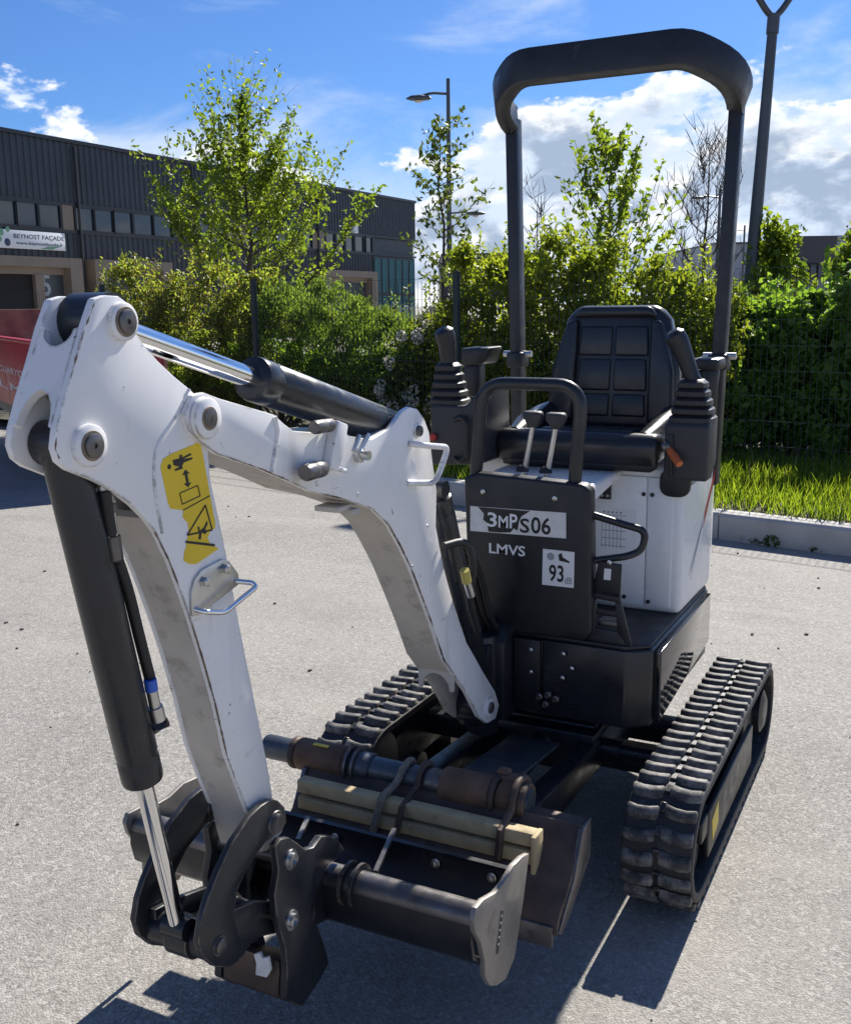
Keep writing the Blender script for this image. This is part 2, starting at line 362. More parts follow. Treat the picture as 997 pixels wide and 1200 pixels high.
# ---------------------------------------------------------------- undercarriage
TR_Y0, TR_Y1, TR_R, TR_W = -0.495, 0.475, 0.152, 0.18
def track_path(n):
    """points and outward normals round the belt, evenly spaced"""
    straight = TR_Y1 - TR_Y0; per = 2*straight + 2*math.pi*TR_R; out = []
    cz = TR_R + 0.020
    for i in range(n):
        s = per*i/n
        if s < straight: out.append(((TR_Y0 + s, cz + TR_R), (0, 1)))
        elif s < straight + math.pi*TR_R:
            a = math.pi/2 - (s - straight)/TR_R; out.append(((TR_Y1 + TR_R*math.cos(a), cz + TR_R*math.sin(a)), (math.cos(a), math.sin(a))))
        elif s < 2*straight + math.pi*TR_R: out.append(((TR_Y1 - (s - straight - math.pi*TR_R), cz - TR_R), (0, -1)))
        else:
            a = -math.pi/2 - (s - 2*straight - math.pi*TR_R)/TR_R; out.append(((TR_Y0 + TR_R*math.cos(a), cz + TR_R*math.sin(a)), (math.cos(a), math.sin(a))))
    return out
def lug_mesh(sgn):
    """half a tread bar: a tapered wavy rubber block"""
    b = MB(); bm = b.bm
    xs = [0.008, 0.032, 0.060, 0.087]; wob = [0.004, -0.002, -0.004, 0.001]
    h = 0.020; rows = []
    for x, w in zip(xs, wob):
        rows.append([bm.verts.new((sgn*x, w + yy, zz)) for yy, zz in ((-0.0175, 0), (-0.0115, h), (0.0115, h), (0.0175, 0))])
    for i in range(3):
        for j in range(3): bm.faces.new((rows[i][j], rows[i][j+1], rows[i+1][j+1], rows[i+1][j]))
    bm.faces.new(rows[0]); bm.faces.new(rows[3])
    bmesh.ops.recalc_face_normals(bm, faces=bm.faces)
    bmesh.ops.bevel(bm, geom=[e for e in bm.edges if len(e.link_faces) == 2 and e.calc_face_angle(0) > R(30)], offset=0.0035, segments=1, affect='EDGES', clamp_overlap=True)
    me = bpy.data.meshes.new('lug'); bm.to_mesh(me); bm.free()
    for p in me.polygons: p.use_smooth = True
    me.set_sharp_from_angle(angle=R(50)); me.materials.append(m['lug_rubber'])
    return me
LUG = {1: lug_mesh(1), -1: lug_mesh(-1)}
lk = MB(); lk.box((0, 0, 0.003), (0.016, 0.026, 0.010)); 
_l = lk.build('guide', m['link_steel'], None, 0.002, 1); GUIDE = _l.data; bpy.data.objects.remove(_l)
def make_track(xc):
    path = track_path(96); b = MB()
    ring = []
    for (y, z), (ny, nz) in path:
        ring.append([(xc - TR_W/2, y, z), (xc + TR_W/2, y, z), (xc + TR_W/2, y - ny*0.026, z - nz*0.026), (xc - TR_W/2, y - ny*0.026, z - nz*0.026)])
    n = len(ring); vs = [v for r_ in ring for v in r_]
    fs = [(4*i+j, 4*i+(j+1) % 4, 4*((i+1) % n)+(j+1) % 4, 4*((i+1) % n)+j) for i in range(n) for j in range(4)]
    b._add(vs, fs); t = b.build('track', m['rubber'], EX, 0.004, 1, 60)
    NL = 50
    for i, ((y, z), (ny, nz)) in enumerate(track_path(NL)):
        ang = math.atan2(ny, nz)
        for sgn in (1, -1):
            o = link('lug', LUG[sgn], None, t)
            o.location = (xc, y + (0.010*nz if sgn > 0 else 0), z - 0.002 - (0.010*ny if sgn > 0 else 0)); o.rotation_euler = (-ang, 0, 0)
            o.scale = (1, random.uniform(0.92, 1.08), random.uniform(0.88, 1.0))
        o = link('guide', GUIDE, None, t); o.location = (xc, y + 0.018*nz, z - 0.018*ny); o.rotation_euler = (-ang, 0, 0)
    # frame beam inside the belt, sprocket, idler and rollers
    cz = TR_R + 0.020
    sx = 1 if xc > 0 else -1
    fb = MB()
    fb.prism([(TR_Y0+0.06, cz-0.055), (TR_Y0+0.02, cz+0.03), (TR_Y0+0.12, cz+0.070), (TR_Y1-0.16, cz+0.075), (TR_Y1-0.06, cz+0.02), (TR_Y1-0.10, cz-0.06)], xc-0.055, xc+0.055)
    fb.box((xc + sx*0.070, -0.06, cz-0.035), (0.018, 0.66, 0.135)); fb.box((xc + sx*0.06, -0.40, cz), (0.03, 0.12, 0.06))
    fr = fb.build('track_frame', m['black_steel'], EX, 0.006)
    st = MB(); st.prism([(-0.36, cz-0.005), (-0.28, cz+0.020), (-0.27, cz-0.05), (-0.34, cz-0.075)], xc + sx*0.0792, xc + sx*0.0802); st.build('sticker', m['yellow_sticker'], fr)
    ic = (xc-0.05*1, TR_Y0, cz)
    idl = MB(); idl.lathe([(0.02, -0.06), (0.124, -0.055), (0.124, -0.03), (0.108, -0.025), (0.108, 0.025), (0.124, 0.03), (0.124, 0.055), (0.03, 0.06)], (xc, TR_Y0, cz), (1, 0, 0), 32)
    idl.build('idler_wheel', m['black_steel'], EX, 0.0)
    sp = MB(); sp.lathe([(0.05, -0.07), (0.075, -0.068), (0.08, 0.02), (0.115, 0.022), (0.115, 0.04), (0.04, 0.045)], (xc, TR_Y1, cz), (sx, 0, 0), 28)
    spk = sp.build('sprocket', m['black_steel'], EX, 0.0)
    hb = MB()
    for k in range(9):
        a = 2*math.pi*k/9; c = Vector((xc, TR_Y1 + 0.118*math.cos(a), cz + 0.118*math.sin(a))); hb.box(c, (0.022, 0.03, 0.022), Matrix.Rotation(a, 3, 'X'))
    hb.build('teeth', m['worn_steel'], spk, 0.003, 1)
    mot = MB(); mot.lathe([(0.05, 0.045), (0.072, 0.05), (0.072, 0.075), (0.05, 0.085), (0.02, 0.086)], (xc, TR_Y1, cz), (sx, 0, 0), 24); mot.build('drive_cover', m['black_steel'], EX, 0.0)
    for yy in (-0.24, 0.02, 0.27):
        r_ = MB(); r_.lathe([(0.02, -0.07), (0.042, -0.068), (0.042, -0.02), (0.03, -0.015), (0.03, 0.015), (0.042, 0.02), (0.042, 0.068), (0.02, 0.07)], (xc, yy, cz - TR_R + 0.026 + 0.043), (1, 0, 0), 18)
        r_.build('roller', m['worn_steel'], EX, 0.0)
for xc in (0.468, -0.468): make_track(xc)
# centre frame, extending cross beams
b = MB(); b.box((0, -0.02, 0.235), (0.36, 0.46, 0.13)); b.prism([(-0.22, 0.20), (0.22, 0.20), (0.16, 0.31), (-0.16, 0.31)], -0.20, 0.17, 'y'); b.build('undercarriage_frame', m['black_steel'], EX, 0.012)
for yy in (-0.135, 0.105):
    b = MB(); b.box((0, yy, 0.205), (0.84, 0.07, 0.075)); b.build('cross_beam', m['black_steel'], EX, 0.006)
b = MB(); b.lathe([(0.16, 0.29), (0.19, 0.30), (0.19, 0.335), (0.205, 0.34), (0.205, 0.372), (0.12, 0.374)], (0, 0, 0), (0, 0, 1), 40); b.build('slew_ring', m['black_steel'], EX, 0.0)
b = MB(); b.cyl((0.05, -0.20, 0.245), (0.39, -0.20, 0.245), 0.022, 16); b.cyl((0.10, -0.20, 0.245), (0.25, -0.20, 0.245), 0.032, 16); b.build('spread_cylinder', m['cylinder_black'], EX)

# dozer blade with its arms
BX0, BX1 = -0.375, 0.370
tp, bt = PX(686, 967, BX1), PX(660, 1087, BX1)
ty, tz, by, bz = tp.y, tp.z, bt.y, bt.z
front = [(ty-0.005, tz), (ty-0.045, tz-0.05), (ty-0.075, (tz+bz)/2), (by-0.02, bz+0.03), (by-0.03, bz)]
b = MB(); b.strip(front, -0.014, BX0, BX1); b.box(((BX0+BX1)/2, ty+0.012, tz-0.018), (BX1-BX0, 0.045, 0.04)); b.box(((BX0+BX1)/2, ty-0.02, (tz+bz)/2-0.02), (BX1-BX0-0.02, 0.05, 0.05))
blade = b.build('dozer_blade', m['rust_dark'], EX, 0.004)
blade['label'] = 'dozer blade with rusty brown right end'
for x in (BX0-0.004, BX1-0.008):
    b = MB(); b.prism([(ty+0.03, tz+0.006), (ty-0.03, tz+0.004), (ty-0.085, (tz+bz)/2), (by-0.04, bz+0.01), (by-0.02, bz-0.006), (by+0.03, bz+0.01), (ty+0.03, tz-0.09)], x, x+0.012)
    b.build('end_plate', m['worn_steel'], blade, 0.002)
b = MB(); b.box(((BX0+BX1)/2, by-0.040, bz-0.003), (BX1-BX0-0.02, 0.012, 0.05)); b.build('cutting_edge', m['worn_steel'], blade, 0.002)
for x in (-0.16, 0.16):
    b = MB(); b.prism([(-0.16, 0.19), (-0.16, 0.27), (ty+0.03, tz-0.06), (ty, tz-0.14), (ty+0.10, tz-0.18)], x-0.03, x+0.03); b.build('blade_arm', m['black_steel'], EX, 0.006)
b = MB(); b.box((0.03, -0.52, 0.315), (0.15, 0.36, 0.012), Matrix.Rotation(R(-6), 3, 'X')); b.build('blade_cover_plate', m['blue_grey_steel'], EX, 0.004)
b = MB(); b.cyl((0.03, -0.72, 0.27), (0.03, -0.30, 0.27), 0.035, 18); b.build('blade_cylinder', m['cylinder_black'], EX)
# lining board on the blade: dark board with two tan battens and bolts
LY = -0.99
def LXZ(u, v, y=LY): p = PY(u, v, y); return p.x, p.z
lx1 = LXZ(628, 1000)[0]; lx0 = BX0 + 0.02
zt = LXZ(628, 974)[1]; zb = PY(615, 1072, LY).z
b = MB(); b.box(((lx0+lx1)/2, LY+0.010, (zt-0.05+zb)/2), (lx1-lx0-0.016, 0.018, zt-0.05-zb)); lin = b.build('lining_board', m['black_plastic'], EX, 0.002)
for zc in (zt-0.016, zt-0.060):
    b = MB(); b.box(((lx0+lx1)/2, LY-0.002, zc), (lx1-lx0, 0.034, 0.034)); b.build('batten', m['tan_wood'], EX, 0.004)
b = MB(); b.box((lx1+0.004, LY-0.006, (zt+zb)/2), (0.012, 0.050, zt-zb)); b.build('edge_batten', m['tan_wood'], EX, 0.003)
for u, v in ((463, 978),):
    x, z = LXZ(u, v, LY); b = MB(); b.lathe([(0.011, 0), (0.011, 0.004), (0.007, 0.005), (0.007, 0.012), (0.003, 0.013)], (x, LY+0.001, z), (0, -1, 0), 12); b.build('bolt', m['zinc'], lin)

# ---------------------------------------------------------------- house
# lower skirt: chamfered black box
SZ0, SZ1 = 0.375, 0.603
sk = [(-0.24, -0.335), (0.290, -0.335), (0.352, -0.285), (0.358, 0.40), (0.30, 0.56), (0.15, 0.64), (-0.15, 0.64), (-0.30, 0.56), (-0.358, 0.40), (-0.352, -0.285), (-0.290, -0.335)]
b = MB(); b.prism([(0.045, -0.335)] + sk[1:9] + [(-0.352, -0.10), (-0.26, -0.15), (-0.25, -0.20), (0.045, -0.20)], SZ0, SZ1, 'z'); b.build('skirt', m['gloss_black'], EX, 0.007, 2)
b = MB(); b.prism([(-0.262, SZ0+0.01), (0.385, SZ0+0.055), (0.385, SZ1-0.010), (-0.262, SZ1-0.010)], 0.352, 0.372); b.build('side_skirt', m['side_gloss'], EX, 0.002)
b = MB(); b.prism([(0.06, -0.325)] + [(x*0.985, y*0.985) for x, y in sk[1:9]] + [(-0.345, -0.28), (-0.28, -0.325)], SZ1, SZ1+0.012, 'z'); b.build('deck', m['black_plastic'], EX, 0.004)
b = MB(); b.box((-0.035, -0.30, 0.49), (0.155, 0.05, 0.22)); b.build('front_bulkhead', m['black_steel'], EX, 0.006)
b = MB(); b.box((0.000, -0.332, 0.50), (0.080, 0.016, 0.20)); vp = b.build('valve_plate', m['black_plastic'], EX, 0.003)
for u, v in ((622, 761), (660, 766), (622, 787), (659, 794), (670, 783)):
    p = PY(u, v, -0.342); b = MB(); b.lathe([(0.0065, 0), (0.0065, 0.004), (0.003, 0.006)], p, (0, -1, 0), 8); b.build('bolt', m['zinc'], vp)
for u, v in ((633, 815), (643, 813), (652, 818), (640, 824)):
    p = PY(u, v, -0.340); b = MB(); b.lathe([(0.010, 0), (0.010, 0.012), (0.006, 0.014), (0.006, 0.022)], p, (0, -1, 0), 8); b.build('hydraulic_port', m['worn_steel'], vp)
# swing post that carries the boom
b = MB(); b.prism([(-0.20, 0.36), (-0.20, 0.62), (-0.33, 0.64), (-0.40, 0.60), (-0.40, 0.36)], -0.235, -0.045)
b.build('swing_bracket', m['black_steel'], EX, 0.010)
b = MB(); b.cyl((-0.115, -0.395, 0.32), (-0.115, -0.395, 0.62), 0.045, 24)
b.prism([(-0.38, 0.36), (-0.38, 0.60), (-0.44, 0.60), (-0.50, 0.46), (-0.51, 0.40), (-0.47, 0.36)], -0.155, -0.075); b.prism(arc((-0.463, 0.43), 0.05, 0, 360, 20)[:-1], -0.158, -0.072)
b.build('swing_post', m['black_steel'], EX, 0.006)
b = MB(); b.box((-0.245, -0.30, 0.60), (0.05, 0.045, 0.16)); b.build('swing_lug', m['blue_grey_steel'], EX, 0.008)
b = MB(); b.lathe([(0.018, 0), (0.018, 0.012), (0.010, 0.016), (0.010, 0.024)], (-0.205, -0.33, 0.655), (0, 0, 1), 12); b.build('pin_head', m['zinc'], EX)

# white cabinet round the seat
FY = 0.025
body = [(0.352, FY), (0.358, 0.40), (0.345, 0.50), (0.28, 0.58), (0.12, 0.62), (-0.12, 0.62), (-0.28, 0.58), (-0.345, 0.50), (-0.358, 0.40), (-0.352, FY)]
CZ1 = 1.075
b = MB(); b.prism(body, SZ1+0.010, CZ1, 'z'); cab = b.build('cabinet', m['white_panel'], EX, 0.022, 3)
seam_x = PY(757, 640, FY).x
for x0, x1 in ((0.055, seam_x-0.002), (seam_x+0.002, 0.322)):
    b = MB(); b.box(((x0+x1)/2, FY-0.003, 0.835), (x1-x0, 0.010, 0.40)); b.build('access_panel', m['white_panel'], cab, 0.003)
for u, v in ((754, 579), (764, 580), (731, 699), (759, 705)):
    p = PY(u, v, FY-0.009); b = MB(); b.lathe([(0.0065, 0), (0.0065, 0.003), (0.003, 0.004)], p, (0, -1, 0), 10); b.build('bolt', m['ink_black'], cab)
# front column behind the black panel, white top shelf
b = MB(); b.prism([(-0.20, -0.275), (0.165, -0.275), (0.150, -0.20), (0.06, FY-0.015), (-0.20, FY-0.015)], SZ1+0.014, 1.045, 'z'); fc = b.build('front_column', m['white_panel'], EX, 0.012, 3)
b = MB(); b.prism([(-0.33, 1.01), (-0.26, 1.050), (-0.10, 1.054), (0.02, 1.056), (0.02, 1.03), (-0.30, 0.99)], -0.195, 0.165); b.build('top_cowl', m['white_panel'], EX, 0.012, 3)
# stickers on the cabinet
p = PY(709, 575, FY-0.012); b = MB(); b.box(p, (0.036, 0.008, 0.052)); sw = b.build('switch_box', m['ink_black'], cab, 0.002)
for dx in (-0.009, 0.009):
    for dz in (-0.014, 0.014): 
        b = MB(); b.lathe([(0.005, 0), (0.005, 0.004), (0.002, 0.005)], (p.x+dx, p.y-0.004, p.z+dz), (0, -1, 0), 8); b.build('knob', m['ink_grey'], sw)
q0, q1 = PY(700, 650, FY-0.0085), PY(746, 598, FY-0.0085)
b = MB(); b.box(((q0.x+q1.x)/2, FY-0.0086, (q0.z+q1.z)/2), (q1.x-q0.x, 0.001, q1.z-q0.z)); dec = b.build('instruction_label', m['ink_white'], cab)
b = MB()
for k in range(5):
    z = q0.z + (q1.z-q0.z)*(0.22+0.16*k); b.box(((q0.x+q1.x)/2-0.01, FY-0.0093, z), ((q1.x-q0.x)*0.62, 0.0006, 0.0022))
for k in range(6):
    x = q0.x + (q1.x-q0.x)*(0.10+0.10*k); b.box((x, FY-0.0095, (q0.z+q1.z)/2), (0.0018, 0.0006, (q1.z-q0.z)*0.66))
for k in range(5):
    x = q0.x + (q1.x-q0.x)*(0.15+0.11*k); b.box((x, FY-0.0095, q1.z-0.012), (0.007, 0.0006, 0.006))
b.build('label_print', m['ink_grey'], dec)
# red and white flash plus grey lettering on the side
sx = 0.3595
b = MB(); b.prism([(0.28, 0.835), (0.44, 0.985), (0.44, 1.015), (0.31, 0.885)], sx-0.001, sx); b.build('red_flash', m['ink_red'], cab)
b = MB(); b.prism([(0.13, 0.70), (0.26, 0.815), (0.295, 0.87), (0.15, 0.735)], sx-0.001, sx); b.build('white_flash', m['ink_white'], cab)
for k in range(4):
    b = MB(); b.prism([(0.10+0.065*k, 1.005), (0.145+0.065*k, 1.005), (0.145+0.065*k, 1.05), (0.10+0.065*k, 1.05)], 0.356, 0.3585+0.0006); b.build('grey_mark', m['ink_grey'], cab)

# black front panel with number plate
PYF = -0.335
pl = xz([(543, 559), (560, 554), (683, 568), (691, 576), (693, 742), (684, 752), (562, 738), (548, 700)], PYF)
b = MB(); b.prism(pl, PYF, PYF+0.055, 'y'); fp = b.build('front_panel', m['black_plastic'], EX, 0.010, 3)
for u, v in ((566, 576), (650, 584)):
    p = PY(u, v, PYF); b = MB(); b.lathe([(0.0075, 0), (0.0075, 0.003), (0.004, 0.005)], p, (0, -1, 0), 10); b.build('bolt', m['zinc'], fp)
def flat(name, pts, mt, y, parent=fp, t=0.0008):
    b = MB(); b.prism(xz(pts, y), y-t, y, 'y'); return b.build(name, mt, parent)
num = flat('number_plate', [(551, 593), (663, 601), (663, 631), (551, 622)], m['peeled_white'], PYF-0.0002)
flat('torn_patch', [(560, 594), (621, 599), (611, 605), (608, 611), (607, 617), (606, 622), (602, 619), (598, 624), (586, 624), (572, 623), (571, 613), (566, 609), (567, 602)], m['ink_black'], PYF-0.0012, num, 0.0004)
def px_text(body, u, v, h, mt, y, parent, w=None, bold=True, name='lettering'):
    o = PY(u, v, y); o2 = PY(u, v-h, y); hh = (o2-o).length; ww = None if w is None else (PY(u+w, v, y)-o).length
    return text(name, body, mt, parent, o, (1, 0, 0), (0, 0, 1), hh, 0.0005, bold, ww)
px_text('3', 571, 617, 17, m['ink_white'], PYF-0.0018, num, 11)
px_text('M', 584, 618, 14, m['ink_white'], PYF-0.0018, num, 11)
px_text('P', 597, 619, 17, m['ink_white'], PYF-0.0018, num, 9)
px_text('S', 609, 624, 17, m['ink_black'], PYF-0.0012, num, 11)
px_text('06', 622, 625, 20, m['ink_black'], PYF-0.0012, num, 23)
px_text('LMVS', 573, 648, 12, m['ink_white'], PYF-0.0006, fp, 42)
db = flat('noise_sticker', [(636, 643), (673, 647), (672, 689), (635, 685)], m['ink_white'], PYF-0.0002)
px_text('93', 643, 681, 20, m['ink_black'], PYF-0.0012, db, 17)
px_text('dB', 661, 684, 8, m['ink_grey'], PYF-0.0012, db, 9)
p = PY(645, 652, PYF-0.0012); b = MB(); b.lathe([(0.011, 0), (0.011, 0.0004)], p, (0, -1, 0), 20); b.build('round_emblem', m['ink_grey'], db)
flat('speaker_emblem', [(654, 650), (658, 648), (659, 653), (667, 658), (667, 660), (655, 657)], m['ink_black'], PYF-0.0012, db, 0.0004)

# guard bar (upside-down U)
gp = [PY(555, 556, -0.30), PY(566, 449, -0.30), PY(684, 449, -0.30), PY(675, 572, -0.30)]
gp = [Vector((-0.178, -0.30, 1.045)), Vector((-0.157, -0.30, 1.330)), Vector((0.140, -0.30, 1.330)), Vector((0.122, -0.30, 1.045))]
b = MB(); b.tube(rounded(gp, 0.075, 7), 0.0185, 16); b.build('guard_bar', m['black_steel'], EX)
# travel levers
for (u0, v0, u1, v1) in ((612, 556, 625, 492), (639, 556, 652, 494)):
    a, c = PY(u0, v0, -0.20), PY(u1, v1, -0.20)
    b = MB(); b.tube([a - Vector((0, 0, 0.03)), c], 0.0085, 10); lv = b.build('travel_lever', m['zinc'], EX)
    b = MB(); d = (c-a).normalized(); b.prism([(c.x-0.030, c.z+0.026), (c.x+0.026, c.z+0.026), (c.x+0.030, c.z+0.010), (c.x+0.014, c.z-0.022), (c.x-0.012, c.z-0.022), (c.x-0.030, c.z+0.006)], c.y-0.016, c.y+0.016, 'y'); b.build('paddle', m['console_grey'], lv, 0.008, 2)
    b = MB(); b.lathe([(0.020, 0), (0.016, 0.012), (0.010, 0.018)], (a.x, a.y, 1.066), (0, 0, 1), 14); b.build('boot', m['bellows'], lv)
# side hand loop and pedal bracket
gl = [PY(686, 601, -0.30), PY(735, 616, -0.27), PY(757, 622, -0.25), PY(752, 645, -0.25), PY(735, 652, -0.27), PY(686, 658, -0.30)]
b = MB(); b.tube(rounded(gl, 0.05, 6), 0.0105, 12); b.build('hand_loop', m['black_steel'], EX)
br = xz([(689, 752), (692, 700), (695, 692), (702, 657), (729, 661), (729, 697), (742, 762)], -0.315)
b = MB()
Lz = lambda u, v: PY(u, v, -0.315)
def bars(b, pts, w):
    for i in range(len(pts)-1):
        a, c = Lz(*pts[i]), Lz(*pts[i+1]); b.bar(a, c, 0.010, w, (0, 1, 0))
b.prism(xz([(702, 657), (729, 661), (727, 698), (694, 693)], -0.30), -0.308, -0.300, 'y')
b.prism(xz([(693, 694), (727, 699), (728, 706), (693, 700)], -0.31), -0.318, -0.306, 'y')
b.prism(xz([(692, 700), (699, 702), (699, 740), (689, 752)], -0.31), -0.318, -0.306, 'y')
b.prism(xz([(721, 704), (728, 706), (742, 762), (724, 742)], -0.31), -0.318, -0.306, 'y')
b.prism(xz([(699, 735), (723, 739), (742, 763), (689, 753)], -0.31), -0.318, -0.306, 'y')
b.prism(xz([(699, 714), (723, 717), (723, 722), (699, 719)], -0.31), -0.317, -0.307, 'y')
pb = b.build('pedal_bracket', m['black_plastic'], EX, 0.002)
flat('small_label', [(708, 666), (716, 667), (715, 680), (707, 679)], m['ink_white'], -0.3085, pb)
p = PY(714, 659, -0.309); b = MB(); b.lathe([(0.007, 0), (0.007, 0.004), (0.003, 0.006)], p, (0, -1, 0), 10); b.build('bolt', m['zinc'], pb)
b = MB(); b.box((PY(706, 729, -0.28).x+0.02, -0.27, PY(706, 729, -0.28).z), (0.06, 0.05, 0.018)); b.build('foot_pedal', m['worn_steel'], EX, 0.004)

# consoles with joysticks
def bellows(parent, base, top, n, w0, w1):
    b = MB(); base, top = Vector(base), Vector(top); rows = []
    prof = []
    for i in range(n):
        t0 = i/n; w = w0 + (w1-w0)*t0; wn = w0 + (w1-w0)*(i+1)/n
        prof += [(t0 + 0.02, w), (t0 + 0.60/n, w*0.985), (t0 + 0.92/n, wn*0.885)]
    prof.append((1.0, w1*0.8))
    vs = []
    for t, w in prof:
        c = base.lerp(top, t); r = w/2
        for k in range(16):
            a = 2*math.pi*k/16; ca, sa = math.cos(a), math.sin(a)
            q = (abs(ca)**5 + abs(sa)**5)**(-1/5.0); vs.append(c + Vector((ca*q*r, sa*q*r*0.92, 0)))
    fs = []
    for i in range(len(prof)-1):
        fs += [(16*i+k, 16*i+(k+1) % 16, 16*(i+1)+(k+1) % 16, 16*(i+1)+k) for k in range(16)]
    fs += [tuple(range(16))[::-1], tuple(range(16*(len(prof)-1), 16*len(prof)))]
    b._add(vs, fs); return b.build('bellows', m['bellows'], parent, 0, smooth=35)
def joystick(parent, a, c, lean):
    """grip: slim neck, hand swell and a forward hooked head"""
    a, c = Vector(a), Vector(c); d = c - a
    pts = [a, a + d*0.25, a + d*0.50, a + d*0.74, a + d*0.90 + Vector((lean*0.002, -0.002, 0)), a + d*1.00 + Vector((lean*0.004, -0.005, 0)), a + d*1.06 + Vector((lean*0.006, -0.008, 0))]
    b = MB(); b.tube(pts, [0.025, 0.0225, 0.0245, 0.0280, 0.0310, 0.0300, 0.018], 16); g = b.build('joystick_grip', m['bellows'], parent)
    return g
# right-hand side of the picture (operator's left)
CY0 = -0.035
b = MB(); fpz = xz([(776, 496), (833, 499), (829, 563), (775, 562)], CY0)
b.prism([(CY0, fpz[3][1]), (CY0-0.004, fpz[0][1]-0.005), (CY0+0.02, fpz[0][1]+0.012), (CY0+0.125, fpz[0][1]+0.012), (CY0+0.12, fpz[0][1]-0.12), (CY0+0.06, fpz[3][1])], 0.302, 0.430)
cr = b.build('control_console', m['console_grey'], EX, 0.010, 3)
jb = (0.370, CY0+0.065, fpz[0][1]+0.0); jt = (0.366, CY0+0.06, fpz[0][1]+0.125)
bellows(cr, jb, jt, 5, 0.132, 0.074)
ga, gc = PY(816, 452, CY0+0.06), PY(792, 392, CY0+0.05)
joystick(cr, ga - Vector((0, 0, 0.01)), gc, -1)
b = MB(); b.box(PY(785, 534, CY0-0.006), (0.014, 0.008, 0.125)); b.build('lever_slot', m['ink_black'], cr, 0.001)
a, c = PY(783, 526, CY0-0.008), PY(796, 544, CY0-0.045)
b = MB(); b.tube([a, a.lerp(c, 0.5), c], [0.010, 0.012, 0.011], 10); b.build('safety_lever', m['orange_plastic'], cr)
b = MB(); b.lathe([(0.014, 0), (0.014, 0.012), (0.006, 0.02)], PY(780, 523, CY0-0.006), (0, -1, 0), 12); b.build('lever_pivot', m['worn_steel'], cr)
b = MB(); b.tube([(0.365, 0.24, 1.20), (0.365, 0.245, 1.30), (0.365, 0.25, 1.345)], [0.030, 0.030, 0.034], 12); b.box((0.362, 0.25, 1.362), (0.085, 0.11, 0.035)); b.build('arm_rest', m['bellows'], EX, 0.010, 2)
pc = PY(791, 566, FY-0.012); b = MB(); b.prism([(pc.x + 0.046*math.copysign(abs(math.cos(R(a)))**0.7, math.cos(R(a))), pc.z + 0.042*math.copysign(abs(math.sin(R(a)))**0.7, math.sin(R(a)))) for a in range(0, 360, 15)], FY-0.022, FY-0.004, 'y'); b.build('cable_recess', m['ink_black'], cab, 0.004)
# left-hand side
CY1 = -0.185
fl = xz([(503, 474), (545, 476), (561, 456), (563, 545), (505, 545)], CY1)
b = MB(); b.prism(fl, CY1, CY1+0.24, 'y'); cl = b.build('control_console', m['console_grey'], EX, 0.010, 3)
jb = (PY(527, 474, CY1+0.06).x, CY1+0.065, fl[0][1]-0.004); jt = (jb[0]-0.004, CY1+0.06, fl[0][1]+0.125)
bellows(cl, jb, jt, 5, 0.114, 0.066)
ga, gc = PY(527, 440, CY1+0.06), PY(522, 388, CY1+0.05)
joystick(cl, ga - Vector((0, 0, 0.012)), gc, -1)
lp = [PY(533, 492, CY1-0.01), PY(540, 488, CY1-0.02), PY(547, 496, CY1-0.02), PY(546, 536, CY1-0.02), PY(538, 542, CY1-0.02), PY(533, 536, CY1-0.01)]
b = MB(); b.tube(rounded(lp, 0.014), 0.008, 10, closed=False); b.build('side_handle', m['ink_black'], cl)
b = MB(); b.lathe([(0.012, 0), (0.012, 0.01), (0.005, 0.014)], PY(508, 512, CY1), (0, -1, 0), 10); b.build('red_button', m['ink_red'], cl)
b = MB(); b.prism(xz([(548, 407), (582, 406), (575, 426), (548, 428)], 0.16), 0.10, 0.22, 'y'); b.box((PY(556, 440, 0.16).x, 0.16, PY(556, 445, 0.16).z), (0.055, 0.07, 0.11)); b.build('arm_rest', m['bellows'], EX, 0.010, 2)

# seat
SXC = 0.035
b = MB(); b.box((SXC, 0.17, 1.085), (0.40, 0.36, 0.03)); b.build('seat_base', m['black_steel'], EX, 0.006)
def pad(name, poly, y0, y1, mt, parent, bev, seg=4, tilt=0.0, piv=(0, 0, 0)):
    b = MB(); b.prism(poly, y0, y1, 'y'); o = b.build(name, mt, parent, bev, seg, smooth=60)
    if tilt:
        M = Matrix.Translation(piv) @ Matrix.Rotation(tilt, 4, 'X') @ Matrix.Translation(-Vector(piv)); o.data.transform(M)
    return o
seat = empty('seat', (0, 0, 0)); seat.parent = EX
b = MB(); b.prism([(-0.045, 1.058), (-0.052, 1.080), (0.0, 1.088), (0.36, 1.088), (0.36, 1.058)], SXC-0.235, SXC+0.235); b.build('seat_pan', m['black_plastic'], seat, 0.006)
# cushion: front roll, raised side bolsters, ribbed middle
b = MB()
sec = [(-0.040, 1.066), (-0.066, 1.095), (-0.066, 1.145), (-0.036, 1.172), (0.03, 1.166), (0.20, 1.138), (0.38, 1.132), (0.38, 1.085), (0.0, 1.078)]
b.prism(sec, SXC-0.252, SXC+0.252); cu = b.build('cushion', m['vinyl'], seat, 0.018, 4, 30, 60)
for s in (-1, 1):
    b = MB(); b.tube([(SXC+s*0.205, -0.02, 1.145), (SXC+s*0.215, 0.10, 1.160), (SXC+s*0.215, 0.24, 1.175), (SXC+s*0.20, 0.34, 1.20)], [0.030, 0.042, 0.044, 0.030], 14); b.build('bolster', m['vinyl'], seat)
for k in range(5):
    for s in (-1, 1):
        b = MB(); b.box((SXC+s*0.075, 0.06+0.052*k, 1.158-0.004*k), (0.140, 0.044, 0.022)); b.build('seat_rib', m['vinyl'], seat, 0.009, 3, 30, 60)
BP = (0, 0.315, 1.13)
